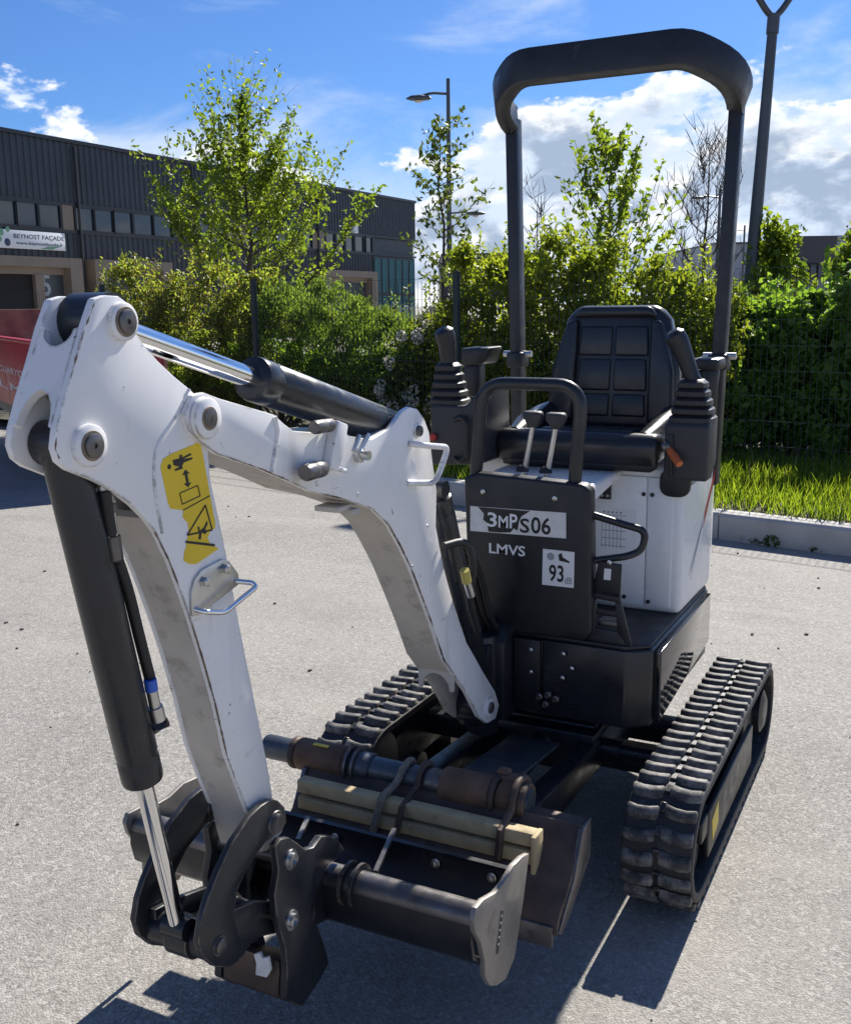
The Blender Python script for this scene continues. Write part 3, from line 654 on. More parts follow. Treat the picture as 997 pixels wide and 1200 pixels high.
bkp = [(SXC-0.225, 1.13), (SXC-0.212, 1.33), (SXC-0.172, 1.50), (SXC-0.135, 1.545), (SXC+0.140, 1.545), (SXC+0.178, 1.50), (SXC+0.215, 1.33), (SXC+0.225, 1.13)]
bk = pad('backrest', bkp, 0.30, 0.39, m['vinyl'], seat, 0.030, 4, R(-7), BP)
for s in (-1, 1):
    for z0, z1 in ((1.378, 1.474), (1.264, 1.368), (1.18, 1.254)):
        pad('back_pad', [(SXC+s*0.006, z0), (SXC+s*0.006, z1), (SXC+s*0.112, z1), (SXC+s*0.118, z0)], 0.292, 0.306, m['vinyl'], seat, 0.009, 4, R(-7), BP)
for s in (-1, 1):
    pad('side_roll', [(SXC+s*0.125, 1.16), (SXC+s*0.122, 1.50), (SXC+s*0.160, 1.49), (SXC+s*0.205, 1.33), (SXC+s*0.215, 1.16)], 0.276, 0.31, m['vinyl'], seat, 0.015, 4, R(-7), BP)
pad('head_roll', [(SXC-0.14, 1.502), (SXC-0.115, 1.538), (SXC+0.12, 1.538), (SXC+0.145, 1.502)], 0.276, 0.31, m['vinyl'], seat, 0.015, 4, R(-7), BP)
b = MB(); b.box((SXC, 0.0, 1.068), (0.34, 0.06, 0.02)); b.build('seat_rail', m['worn_steel'], EX, 0.004)

# roll bar
RY = 0.46
post = lambda s: [Vector((s*0.345, RY, 0.95)), Vector((s*0.352, RY, 1.35)), Vector((s*0.374, RY, 2.17))]
for s in (-1, 1):
    b = MB(); b.profile(post(s), 0.042, 0.056, (0, 1, 0)); rp = b.build('roll_bar_post', m['rops_steel'], EX, 0.006)
    b = MB(); b.box((s*0.352, RY-0.004, 1.355), (0.062, 0.072, 0.055)); b.build('fold_hinge', m['rops_steel'], rp, 0.008)
    b = MB(); b.cyl((s*0.352-0.05, RY-0.01, 1.375), (s*0.352+0.055, RY-0.01, 1.375), 0.011, 12); b.build('hinge_pin', m['zinc'], rp)
hoop = []
TOPY, TOPZ = 0.225, 2.278
for t in np.linspace(0, 1, 13):
    a = R(-8 + 98*t)
    hoop.append(Vector((-0.374 + 0.15*(1-math.cos(a)) - 0.016*math.sin(math.pi*min(1, t*1.6)), RY - (RY-TOPY)*math.sin(max(a, 0)) if t > 0.08 else RY, 2.165 + (TOPZ-2.165)*math.sin(max(a, 0)))))
full = hoop + [Vector((-p.x, p.y, p.z)) for p in reversed(hoop)]
b = MB(); b.profile(full, 0.050, 0.104, (0, 0.9, 0.45)); b.build('roll_bar_hoop', m['rops_steel'], EX, 0.005)
# ---------------------------------------------------------------- boom
BXN, BXF = -0.052, -0.160        # near and far outer faces
BOOM_N = [(225, 463), (240, 460), (258, 467), (322, 486), (334, 497), (345, 505), (372, 507), (400, 503), (410, 511), (436, 515), (458, 502), (472, 482), (480, 477), (489, 479), (497, 490),
          (503, 506), (507, 540), (512, 575), (511, 617), (520, 665), (531, 705), (547, 753), (566, 787), (580, 810), (585, 826), (581, 842), (571, 848), (561, 840),
          (547, 812), (531, 789), (520, 772), (507, 732), (496, 702), (483, 668), (470, 640), (456, 615), (438, 597), (402, 584), (364, 576), (339, 564), (305, 549), (255, 532), (236, 519), (222, 505), (216, 486)]
bp = yz(BOOM_N, BXN)
boom = None
b = MB(); b.prism(bp, BXN-0.014, BXN); boom = b.build('boom', m['white_paint'], EX, 0.003)
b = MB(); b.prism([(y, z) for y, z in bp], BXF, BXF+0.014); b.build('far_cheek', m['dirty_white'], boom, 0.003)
under = yz([(236, 519), (255, 532), (305, 549), (339, 564), (364, 576), (402, 584), (438, 597), (456, 615), (470, 640), (483, 668), (496, 702), (507, 732), (520, 772), (531, 789)], BXN)
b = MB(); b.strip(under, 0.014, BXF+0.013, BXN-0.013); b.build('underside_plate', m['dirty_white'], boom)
top = yz([(258, 467), (322, 486), (334, 497), (345, 505), (372, 507), (400, 503), (410, 511), (436, 515), (458, 503)], BXN)
b = MB(); b.strip(top, -0.012, BXF+0.013, BXN-0.013); b.build('upper_plate', m['white_paint'], boom)
back = yz([(503, 512), (507, 540), (512, 575), (511, 617), (520, 665), (531, 705), (547, 753)], BXN)
b = MB(); b.strip(back, -0.012, BXF+0.013, BXN-0.013); b.build('back_plate', m['white_paint'], boom)
# arched mouth of the foot fork
fk = yz([(531, 789), (520, 772)], BXN)
c0 = PX(531, 789, BXN)
xc = (BXN+BXF)/2; hw = (BXN-BXF)/2
archp = [(BXF+0.004, c0.z-0.055)] + [(xc + (hw-0.014)*math.cos(R(a)), c0.z - 0.055 + 0.045*math.sin(R(a))) for a in range(180, -1, -15)] + [(BXN-0.004, c0.z-0.055), (BXN-0.004, c0.z+0.012), (BXF+0.004, c0.z+0.012)]
b = MB(); b.prism(archp, c0.y+0.004, c0.y+0.018, 'y'); b.build('fork_arch', m['dirty_white'], boom, 0.002)
def pin(name, parent, yzc, x, r_boss, t_boss, r_pin, t_pin, sgn=1, hole=True, mt='white_paint'):
    y, z = yzc
    b = MB(); b.lathe([(r_boss*1.02, 0), (r_boss, t_boss*0.8), (r_boss*0.90, t_boss)], (x, y, z), (sgn, 0, 0), 32); b.build(name+'_boss', m[mt], parent)
    if t_boss >= 0.010:
        b = MB(); b.lathe([(r_pin*1.28, t_boss), (r_pin*1.24, t_boss+0.0012), (r_pin*0.98, t_boss+0.0014)], (x, y, z), (sgn, 0, 0), 28); b.build('grease_ring', m['greasy'], parent)
    b = MB(); prof = [(r_pin, 0), (r_pin, t_boss+t_pin*0.85), (r_pin*0.92, t_boss+t_pin)]
    if hole: prof += [(r_pin*0.22, t_boss+t_pin), (r_pin*0.20, t_boss+t_pin-0.003), (0.0005, t_boss+t_pin-0.003)]
    b.lathe(prof, (x, y, z), (sgn, 0, 0), 28); b.build(name, m['worn_steel'], parent)
def pyz(u, v, x): p = PX(u, v, x); return (p.y, p.z)
ap = pyz(238, 490, BXN); kp = pyz(488, 505, BXN); fp_ = pyz(573, 829, BXN)
pin('pivot_pin', boom, ap, BXN, 0.034, 0.014, 0.0155, 0.003)
pin('pivot_pin', boom, ap, BXF, 0.034, 0.012, 0.0155, 0.006, -1)
pin('cylinder_pin', boom, kp, BXN, 0.017, 0.004, 0.0125, 0.008)
pin('foot_pin', boom, fp_, BXN, 0.030, 0.004, 0.016, 0.006)
b = MB(); b.cyl((BXF-0.006, fp_[0], fp_[1]), (BXN+0.003, fp_[0], fp_[1]), 0.0155, 20); b.build('foot_shaft', m['worn_steel'], boom)
b = MB(); b.cyl((BXF+0.01, ap[0], ap[1]), (BXN-0.01, ap[0], ap[1]), 0.030, 24); b.build('pivot_tube', m['black_steel'], boom)
# seam flange where the boom head plate is welded on
sm = [PX(u, v, BXN+0.001) for u, v in ((322, 488), (326, 505), (322, 530), (318, 553))]
b = MB(); b.tube(sm, 0.0045, 8); b.build('weld_flange', m['white_paint'], boom)
# lamp/coupler stubs on the boom flank
for (u0, v0, u1, v1, r) in ((342, 491, 388, 498, 0.0135), (332, 542, 378, 549, 0.0165)):
    a = PX(u1, v1, BXN+0.012); c = a + Vector((0.02, -0.095, 0.006)); 
    b = MB(); b.lathe([(r*0.75, 0), (r, 0.006), (r, 0.035), (r*0.85, 0.04), (r, 0.045), (r, 0.085), (r*0.8, 0.092)], a, (c-a).normalized(), 18); b.build('hose_coupler', m['worn_steel'], boom)
b = MB()
pl_ = yz([(386, 492), (398, 497), (392, 535), (386, 552), (376, 548)], BXN); b.prism(pl_, BXN, BXN+0.022); b.build('coupler_bracket', m['white_paint'], boom, 0.004)
b = MB(); a = PX(408, 515, BXN+0.004)
b.lathe([(0.016, 0), (0.016, 0.012), (0.010, 0.014), (0.010, 0.03)], PX(418, 533, BXN), (1, 0, 0), 12)
b.tube([PX(414, 528, BXN+0.02), PX(421, 510, BXN+0.02)], 0.005, 8); b.tube([PX(420, 530, BXN+0.02), PX(432, 509, BXN+0.02)], 0.005, 8); b.build('shutoff_valve', m['zinc'], boom)
b = MB(); b.tube(rounded([PX(400, 503, BXN+0.01), PX(402, 530, BXN+0.012), PX(388, 547, BXN+0.012), PX(405, 552, BXN+0.012)], 0.02), 0.005, 8); b.build('small_pipe', m['white_paint'], boom)
for u, v in ((371, 567), (419, 580), (482, 665), (500, 617)):
    b = MB(); b.lathe([(0.006, 0), (0.005, 0.003)], PX(u, v, BXN-0.0005), (1, 0, 0), 10); b.build('weld_spot', m['white_paint'], boom)
# tie-down handle at the knee
hp = [PX(479, 520, BXN), PX(497, 522, BXN+0.03), PX(525, 524, BXN+0.035), PX(514, 556, BXN+0.035), PX(508, 566, BXN+0.03), PX(477, 566, BXN)]
b = MB(); b.tube(rounded(hp, 0.022, 5), 0.0072, 12); b.build('boom_handle', m['white_paint'], boom)
# bracket hanging under the boom
p = PX(385, 592, xc); b = MB(); b.box((xc+0.01, p.y, p.z-0.004), (0.06, 0.05, 0.012)); b.box((xc+0.035, p.y+0.03, p.z-0.016), (0.03, 0.03, 0.014)); b.build('hose_bracket', m['dirty_white'], boom, 0.003)

# ---------------------------------------------------------------- arm (dipper)
AXN, AXF = -0.062, -0.160
ARM_N = [(110, 350), (124, 346), (140, 347), (153, 357), (159, 373), (160, 390), (172, 407), (186, 423), (205, 441), (222, 455), (236, 468), (243, 490), (244, 520),
         (247, 560), (265, 646), (281, 732), (297, 812), (313, 891), (320, 934), (310, 944), (292, 954), (279, 920), (266, 884), (252, 822), (238, 772), (225, 730), (212, 692), (198, 655), (182, 623), (171, 608), (155, 592), (139, 580), (124, 570), (110, 563), (95, 557), (80, 551), (69, 542), (64, 526), (66, 505), (76, 466), (88, 424), (99, 383)]
apoly = yz(ARM_N, AXN)
b = MB(); b.prism(apoly, AXN-0.013, AXN); arm = b.build('arm', m['white_paint'], EX, 0.003)
b = MB(); b.prism(apoly, AXF, AXF+0.013); b.build('far_cheek', m['white_paint'], arm, 0.003)
af = yz([(110, 563), (124, 570), (139, 580), (155, 592), (171, 608), (182, 623), (198, 655), (212, 692), (225, 730), (238, 772), (252, 822), (266, 884), (279, 920), (292, 954)], AXN)
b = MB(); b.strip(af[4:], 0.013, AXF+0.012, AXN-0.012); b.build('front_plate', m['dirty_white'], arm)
ab = yz([(244, 515), (247, 560), (265, 646), (281, 732), (297, 812), (313, 891), (320, 934)], AXN)
b = MB(); b.strip(ab, -0.013, AXF+0.012, AXN-0.012); b.build('back_plate', m['white_paint'], arm)
at = yz([(160, 390), (172, 407), (186, 423), (205, 441), (222, 455)], AXN)
b = MB(); b.strip(at, -0.010, AXF+0.012, AXN-0.012); b.build('top_plate', m['white_paint'], arm)
# front web between the head cheeks, notched above and below for the cylinder eyes
w0, w1 = Vector((0, *pyz(100, 383, AXN))), Vector((0, *pyz(66, 505, AXN)))
dirw = (w1-w0).normalized(); nrm = Vector((0, dirw.z, -dirw.y)); 
xm, hx = (AXN+AXF)/2, (AXN-AXF)/2 - 0.012
def WP(t, s): return w0 + (w1-w0)*s + Vector((xm + hx*t, 0, 0))
outl = [WP(-1, 0.0)] + [WP(-0.75*math.cos(R(a)), 0.02 + 0.17*math.sin(R(a))) for a in range(0, 181, 20)] + [WP(1, 0.0), WP(1, 0.98)] + [WP(0.85*math.cos(R(a)), 0.96 - 0.34*math.sin(R(a))) for a in range(0, 181, 20)] + [WP(-1, 0.98)]
b = MB(); n = len(outl); nv = Vector((0, 1, 0)); nv = Vector((0, -dirw.z, dirw.y)); nv = nv if nv.y > 0 else -nv
b._add([p for p in outl] + [p + nv*0.014 for p in outl], [tuple(range(n)), tuple(range(n, 2*n))[::-1]] + [(i, (i+1) % n, n+(i+1) % n, n+i) for i in range(n)]); b.build('front_web', m['white_paint'], arm)
# inner web so the head is not hollow
iw = yz([(130, 400), (120, 470), (150, 560)], AXN)
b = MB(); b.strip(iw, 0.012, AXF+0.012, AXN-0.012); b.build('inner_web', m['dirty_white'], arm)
tip = pyz(142, 377, AXN); p2 = pyz(103, 522, AXN)
pin('cylinder_pin', arm, tip, AXN, 0.028, 0.010, 0.0175, 0.006)
pin('cylinder_pin', arm, p2, AXN, 0.031, 0.010, 0.0175, 0.006)
pin('cylinder_pin', arm, tip, AXF, 0.028, 0.008, 0.0165, 0.004, -1)
pin('cylinder_pin', arm, p2, AXF, 0.034, 0.022, 0.0165, 0.004, -1)
# fold line on the flank: raised doubler edge
dl = [PX(u, v, AXN+0.0005) for u, v in ((222, 456), (205, 490), (186, 517), (180, 540), (181, 575), (190, 625))]
b = MB(); b.tube(rounded(dl, 0.02), 0.0028, 8); b.build('weld_bead', m['white_paint'], arm)
# narrow nose at the bottom
nose = yz([(318, 930), (293, 950), (298, 975), (304, 1000), (316, 998), (334, 975), (333, 948)], AXN)
b = MB(); b.prism(nose, AXF+0.004, AXN-0.004)
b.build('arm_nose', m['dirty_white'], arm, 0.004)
# warning sticker, torn, with its pictograms
def aflat(name, pts, mt, off, parent, t=0.0005):
    b = MB(); b.prism(yz(pts, AXN), AXN+off-t, AXN+off); return b.build(name, m[mt], parent)
stk = aflat('warning_sticker', [(188, 547), (191, 538), (200, 532), (234, 518), (238, 535), (247, 585), (252, 612), (252, 619), (247, 622), (243, 630), (246, 637), (256, 643), (230, 661), (222, 661), (215, 657), (216, 647), (218, 641), (219, 634), (221, 622), (220, 613), (214, 606), (215, 598), (200, 596), (197, 590)], 'yellow_sticker', 0.0008, arm)
o = 0.0014
aflat('pictogram_person', [(202, 539), (210, 537), (210, 533), (213, 533), (213, 536), (223, 531), (224, 533), (214, 538), (225, 536), (225, 538), (215, 542), (213, 546), (214, 549), (205, 552), (204, 550), (210, 547), (203, 545)], 'ink_black', o, stk)
b = MB(); b.lathe([(0.0042, 0), (0.0042, 0.0014)], PX(198, 547, AXN), (1, 0, 0), 12); b.build('pictogram_head', m['ink_black'], stk)
aflat('arrow', [(217, 550), (222, 555), (219, 555), (221, 566), (224, 565), (220, 571), (215, 567), (218, 566), (216, 556), (213, 557)], 'ink_black', o, stk)
def outline(name, pts, w, par):
    b = MB(); P = [PX(u, v, AXN+o) for u, v in pts]
    for i in range(len(P)): b.bar(P[i], P[(i+1) % len(P)], w, 0.0006, (1, 0, 0))
    return b.build(name, m['ink_black'], par)
outline('box_print', [(211, 578), (232, 569), (235, 581), (214, 591)], 0.0016, stk)
outline('triangle_print', [(220, 627), (241, 592), (249, 621)], 0.0028, stk)
b = MB(); b.bar(PX(215, 598, AXN+o), PX(246, 581, AXN+o), 0.0016, 0.0006, (1, 0, 0)); b.build('line_print', m['ink_black'], stk)
b = MB(); b.bar(PX(218, 635, AXN+o), PX(252, 639, AXN+o), 0.0042, 0.0006, (1, 0, 0)); b.build('bar_print', m['ink_black'], stk)
aflat('pictogram_strike', [(231, 617), (233, 617), (234, 622), (239, 617), (242, 610), (243, 614), (240, 620), (242, 623), (240, 626), (236, 624), (235, 632), (232, 632), (233, 626)], 'ink_black', o, stk)
# tie-down plate with two bolts and a bent wire handle
tpz = yz([(222, 712), (222, 693), (226, 679), (234, 668), (258, 655), (266, 657), (277, 672), (278, 684), (230, 721), (223, 722)], AXN)
b = MB(); b.prism(tpz, AXN, AXN+0.005); td = b.build('tie_down_plate', m['zinc'], arm, 0.001)
for u, v in ((236, 681), (260, 666)):
    b = MB(); b.lathe([(0.011, 0.004), (0.011, 0.006), (0.0085, 0.006), (0.0085, 0.014), (0.006, 0.016)], PX(u, v, AXN), (1, 0, 0), 6); b.build('bolt', m['zinc'], td)
hp = [PX(228, 714, AXN+0.003), PX(240, 717, AXN+0.02), PX(263, 718, AXN+0.03), PX(300, 688, AXN+0.03), PX(296, 683, AXN+0.024), PX(276, 681, AXN+0.003)]
b = MB(); b.tube(rounded(hp, 0.012, 5), 0.0048, 12); b.build('tie_down_loop', m['chrome'], td)

# rubbed, rusting edges of the plates
def rubbed(pts, x, parent, r0, r1, seed):
    r_ = random.Random(seed); P = [PX(u, v, x) for u, v in pts]; D = []
    for a_, c_ in zip(P, P[1:]):
        k_ = max(1, int((c_-a_).length/0.005)); D += [a_.lerp(c_, q/k_) for q in range(k_)]
    rad = []; v_ = 0.5
    for _ in D: v_ = min(1.0, max(0.0, v_ + r_.uniform(-0.34, 0.34))); rad.append(r0 + (r1-r0)*v_**1.6)
    b = MB(); b.tube(D, rad, 6); b.build('rubbed_edge', m['rust_dark'], parent)
rubbed([(112, 351), (100, 384), (88, 425), (77, 466), (67, 505), (65, 526), (71, 541)], AXN-0.001, arm, 0.0004, 0.0030, 1)
rubbed([(182, 624), (198, 656), (212, 693), (225, 731), (238, 773), (252, 823), (266, 885), (279, 921), (291, 952)], AXN-0.001, arm, 0.0001, 0.0018, 2)
rubbed([(438, 598), (456, 616), (470, 641), (483, 669), (496, 703), (507, 733), (520, 773), (531, 789), (547, 812), (561, 840)], BXN-0.001, boom, 0.0001, 0.0024, 3)
rubbed([(236, 519), (255, 532), (305, 549), (339, 564), (364, 576), (402, 584), (438, 597)], BXN-0.001, boom, 0.0001, 0.0014, 4)
# ---------------------------------------------------------------- cylinders
XC = -0.111
def V(p, x=XC): return Vector((x, p[0], p[1]))
def cylinder(name, a, c, split, rb, rr, eye_a, eye_c, rod_first):
    """a..c axis; split = share of the length at the rod/barrel joint"""
    a, c = Vector(a), Vector(c); s = a.lerp(c, split)
    root = empty(name, a); root.parent = EX; root.matrix_parent_inverse = Matrix.Identity(4); root.location = (0, 0, 0)
    (ra, rc_), (ba, bc) = ((a, s), (s, c)) if rod_first else ((s, c), (a, s))
    d = (c-a).normalized()
    b = MB(); b.cyl(ra, rc_, rr, 28); b.build('rod', m['chrome'], root)
    b = MB(); L = (bc-ba).length
    b.lathe([(rb*0.80, 0), (rb*0.97, 0.004), (rb, 0.010), (rb, 0.045), (rb*0.965, 0.048), (rb*0.965, 0.054), (rb, 0.057), (rb, L-0.01), (rb*0.9, L)] if rod_first else
            [(rb*0.9, 0), (rb, 0.01), (rb, L-0.057), (rb*0.965, L-0.054), (rb*0.965, L-0.048), (rb, L-0.045), (rb, L-0.010), (rb*0.97, L-0.004), (rb*0.80, L)], ba, d, 36)
    b.build('barrel', m['cylinder_black'], root)
    for p, e in ((a, eye_a), (c, eye_c)):
        b = MB(); b.cyl(p - Vector((e[1]/2, 0, 0)), p + Vector((e[1]/2, 0, 0)), e[0], 28); b.build('eye', m['black_steel'], root)
    return root
cylinder('arm_cylinder', V(tip), V(kp), 0.412, 0.0425, 0.0195, (0.043, 0.070), (0.033, 0.070), True)
p2v = V(p2)
rod_end = PX(209, 1086, XC); 
bc_ = cylinder('bucket_cylinder', p2v, rod_end, 0.655, 0.0345, 0.0150, (0.034, 0.066), (0.020, 0.05), False)
# hose on the bucket cylinder
hs = [PX(123, 575, XC+0.035), PX(128, 612, XC+0.03), PX(134, 645, XC+0.025), PX(150, 690, XC+0.02), PX(163, 745, XC+0.02), PX(176, 795, XC+0.02)]
b = MB(); b.tube(rounded(hs, 0.05, 4), 0.0095, 12); h = b.build('hose', m['hose'], EX)
for i, (u0, v0, u1, v1, r, mt) in enumerate(((121, 568, 124, 590, 0.0135, 'zinc'), (124, 590, 127, 600, 0.0155, 'worn_steel'), (127, 600, 130, 628, 0.012, 'zinc'), (130, 628, 134, 655, 0.0145, 'worn_steel'), (176, 796, 178, 809, 0.0105, 'blue_tape'), (178, 809, 182, 828, 0.0095, 'zinc'), (182, 828, 186, 843, 0.0125, 'zinc'))):
    b = MB(); b.cyl(PX(u0, v0, XC+0.025), PX(u1, v1, XC+0.025), r, 8 if mt == 'worn_steel' else 14); b.build('hose_fitting', m[mt], h)
b = MB(); b.cyl(PX(186, 848, XC+0.028), PX(176, 856, XC-0.01), 0.011, 12); b.cyl(PX(197, 846, XC+0.03), PX(180, 853, XC+0.01), 0.008, 12); b.build('port_elbow', m['black_steel'], EX, 0)
b = MB(); b.bar(PX(115, 655, XC), PX(136, 658, XC+0.02), 0.012, 0.03); b.cyl(PX(124, 652, XC+0.02), PX(142, 655, XC+0.03), 0.010, 12); b.build('port_block', m['black_steel'], EX, 0.002)
# boom cylinder behind the boom
bcx = -0.100
ba_, bb_ = PX(518, 585, bcx) + Vector((0, -0.03, 0.03)), Vector((bcx, -0.46, 0.52))
cylinder('boom_cylinder', bb_, ba_, 0.97, 0.033, 0.017, (0.03, 0.06), (0.024, 0.05), False)
b = MB(); b.tube(rounded([PX(520, 640, -0.04), PX(548, 632, -0.01), PX(556, 668, 0.0), PX(548, 700, -0.02), PX(560, 740, -0.03)], 0.05, 5), 0.010, 10); hz = b.build('hose', m['hose'], EX)
b = MB(); b.cyl(PX(544, 668, 0.0), PX(547, 682, 0.0), 0.012, 12); b.build('dust_cap', m['yellow_cap'], hz)
b = MB(); b.cyl(PX(547, 682, 0.0), PX(552, 698, 0.0), 0.010, 12); b.build('hose_fitting', m['zinc'], hz)
for k, x in enumerate((-0.135, -0.115, -0.095)):
    b = MB(); b.tube(rounded([Vector((x-0.02, -0.60, 0.95)), Vector((x, -0.48, 0.86)), Vector((x+0.01, -0.40, 0.66)), Vector((x+0.01, -0.30, 0.58)), Vector((x, -0.22, 0.56))], 0.08, 5), 0.009, 10); b.build('hose', m['hose'], EX)

# ---------------------------------------------------------------- bucket linkage, coupler and grading bucket
LKN = [(326, 938), (318, 937), (307, 944), (294, 956), (273, 987), (257, 1021), (244, 1054), (237, 1077), (233, 1104), (238, 1122), (252, 1133), (269, 1134), (280, 1127), (286, 1110), (279, 1090), (275, 1070), (279, 1043), (291, 1016), (311, 988), (328, 975), (336, 964), (334, 946)]
lkz = yz(LKN, -0.040)
for x, lab in ((-0.040, None), (-0.182, None)):
    b = MB(); b.prism(lkz, x-0.013, x); lk_ = b.build('link_plate', m['link_steel'], EX, 0.002)
    for u, v, r in ((257, 1108, 0.0145), (323, 964, 0.018)):
        y, z = pyz(u, v, -0.040); b = MB(); b.lathe([(r*1.3, 0), (r*1.25, 0.003), (r, 0.003), (r, 0.007), (r*0.8, 0.009)], (x, y, z), (1, 0, 0), 20); b.build('pin_head', m['worn_steel'], lk_)
ly, lz = pyz(257, 1108, -0.040); ey, ez = pyz(323, 964, -0.040)
b = MB(); b.cyl((-0.192, ly, lz), (-0.052, ly, lz), 0.030, 28); b.build('link_tube', m['link_steel'], EX)
b = MB(); b.lathe([(0.036, -0.025), (0.036, 0.025)], (XC, ly, lz), (1, 0, 0), 28); b.build('rod_eye', m['link_steel'], EX)
b = MB(); b.cyl((-0.20, ey, ez), (-0.03, ey, ez), 0.017, 20); b.build('arm_end_pin', m['worn_steel'], EX)
# short bucket link from the tube to the coupler
L2 = yz([(240, 1085), (262, 1072), (300, 1056), (330, 1058), (345, 1075), (335, 1092), (300, 1100), (285, 1122), (262, 1132), (242, 1122)], -0.055)
for x in (-0.056, -0.166):
    b = MB(); b.prism(L2, x-0.014, x); b.build('bucket_link', m['link_steel'], EX, 0.003)
y2, z2 = pyz(341, 1078, -0.03); y1, z1 = pyz(340, 1007, -0.03)
b = MB(); b.box((XC, (ly+y2)/2, (lz+z2)/2-0.012), (0.10, 0.10, 0.05), Matrix.Rotation(math.atan2(z2-lz, y2-ly), 3, 'X')); b.build('link_web', m['link_steel'], EX, 0.006)
CPL = [(323, 992), (330, 983), (340, 982), (349, 988), (359, 996), (368, 993), (377, 980), (387, 979), (397, 985), (404, 996), (396, 1005), (384, 1016), (375, 1036), (369, 1057), (371, 1081), (380, 1105), (386, 1129), (371, 1156), (354, 1181), (335, 1172), (337, 1141), (335, 1111), (326, 1081), (322, 1051), (327, 1021)]
cpz = yz(CPL, -0.03)
for x in (-0.030, -0.190):
    b = MB(); b.prism(cpz, x-0.016, x); cp_ = b.build('coupler_plate', m['link_steel'], EX, 0.003)
    for (y, z) in ((y1, z1), (y2, z2)):
        b = MB(); b.lathe([(0.020, 0), (0.020, 0.004), (0.014, 0.004), (0.014, 0.010), (0.008, 0.011), (0.008, 0.007), (0.001, 0.007)], (x, y, z), (1, 0, 0), 20); b.build('pin_head', m['zinc'], cp_)
for (y, z) in ((y1, z1), (y2, z2)):
    b = MB(); b.cyl((-0.20, y, z), (-0.035, y, z), 0.014, 16); b.build('coupler_pin', m['worn_steel'], EX)
bl = yz([(262, 1136), (345, 1132), (372, 1150), (355, 1180), (340, 1176), (264, 1150)], -0.10)
b = MB(); b.prism(yz([(337, 1130), (386, 1130), (371, 1156), (354, 1180), (336, 1172)], -0.03), -0.185, -0.05); b.build('coupler_base', m['rust_dark'], EX, 0.004)
cby = min(p[0] for p in yz([(337, 1130), (336, 1172)], -0.03)); pw = PY(308, 1130, cby-0.006); b = MB(); b.prism([(pw.x+dx, pw.z+dz) for dx, dz in ((-0.016, -0.026), (0.010, -0.024), (0.020, -0.006), (0.016, 0.022), (0.002, 0.016), (-0.004, 0.026), (-0.018, 0.018), (-0.013, 0.0))], cby-0.010, cby-0.002, 'y'); b.build('peeled_patch', m['peeled_white'], EX, 0.001)

KX0, KX1 = -0.575, 0.300
SP = [(619, 1000), (611, 1004), (601, 1014), (590, 1034), (580, 1046), (566, 1054), (557, 1064), (554, 1078), (556, 1092), (563, 1106), (567, 1125), (567, 1143), (573, 1155), (581, 1155), (592, 1147), (602, 1122), (607, 1090), (613, 1050)]
spz = yz(SP, KX1)
ridge = Vector(pyz(560, 1072, KX1)); botm = Vector(pyz(573, 1148, KX1)); lip = Vector(pyz(610, 1024, KX1))
print('bucket ridge', ridge, 'bottom', botm, 'lip', lip)
bk_root = None
# rolled top rail, curved back, floor up to the bolted cutting edge
rr = 0.030
shell = [(ridge.x-0.0095, ridge.y-0.020), (ridge.x-0.0125, ridge.y-0.055), (ridge.x-0.002, ridge.y-0.10), (botm.x-0.004, botm.y+0.030), (botm.x+0.035, botm.y+0.012), (botm.x+0.085, botm.y+0.036), ((botm.x+lip.x)/2+0.055, (botm.y+lip.y)/2-0.012), (lip.x+0.012, lip.y-0.035), (lip.x+0.010, lip.y+0.000)]
b = MB(); b.strip(shell, 0.010, KX0+0.004, KX1-0.010); bucket = b.build('bucket', m['bucket_paint'], EX, 0.0, smooth=50)
b = MB(); b.cyl((KX0+0.002, ridge.x+0.020, ridge.y-0.020), (KX1-0.008, ridge.x+0.020, ridge.y-0.020), rr, 28); b.build('top_rail', m['worn_steel'], bucket)
for x in (KX0-0.006, KX1-0.010):
    b = MB(); b.prism(spz, x, x+0.012); b.build('side_plate', m['plate_grey'], bucket, 0.002)
b = MB(); b.strip([(lip.x+0.022, lip.y-0.075), (lip.x+0.016, lip.y-0.03), (lip.x+0.012, lip.y+0.004)], 0.012, KX0+0.01, KX1-0.014); ce = b.build('cutting_edge', m['bucket_paint'], bucket)
for x_ in (-0.42, -0.16, 0.10, 0.235):
    b = MB(); b.lathe([(0.011, 0), (0.011, 0.004), (0.007, 0.005), (0.007, 0.012), (0.003, 0.013)], (x_, lip.x-0.002, lip.y-0.024), (0, -1, 0.15), 12); b.build('bolt', m['zinc'], ce)
p = PX(590, 1092, KX1+0.002); q = PX(588, 1066, KX1+0.002); q2 = PX(582, 1118, KX1+0.002)
b = MB(); b.bar(q, q2, 0.014, 0.002, (1, 0, 0)); nm = b.build('name_strip', m['link_steel'], bucket)
for k in range(5):
    c = q.lerp(q2, 0.15+0.16*k) + Vector((0.0012, 0, 0)); b = MB(); b.box(c, (0.0008, 0.006, 0.004)); b.build('letter', m['ink_grey'], nm)
for x in (-0.005, 0.020):
    b = MB(); b.lathe([(0.046, 0), (0.046, 0.006), (0.032, 0.007)], (x, ridge.x+0.020, ridge.y-0.022), (1, 0, 0), 28); b.build('rail_collar', m['link_steel'], bucket)
for x in (-0.030, -0.190):
    b = MB(); b.prism([(y1+0.02, z1-0.01), (y1+0.10, z1-0.06), (ridge.x+0.05, ridge.y-0.02), (ridge.x+0.03, ridge.y-0.12), (y2, z2-0.05), (y2+0.01, z2+0.02)], x-0.034, x-0.018); b.build('bucket_ear', m['bucket_paint'], bucket, 0.003)
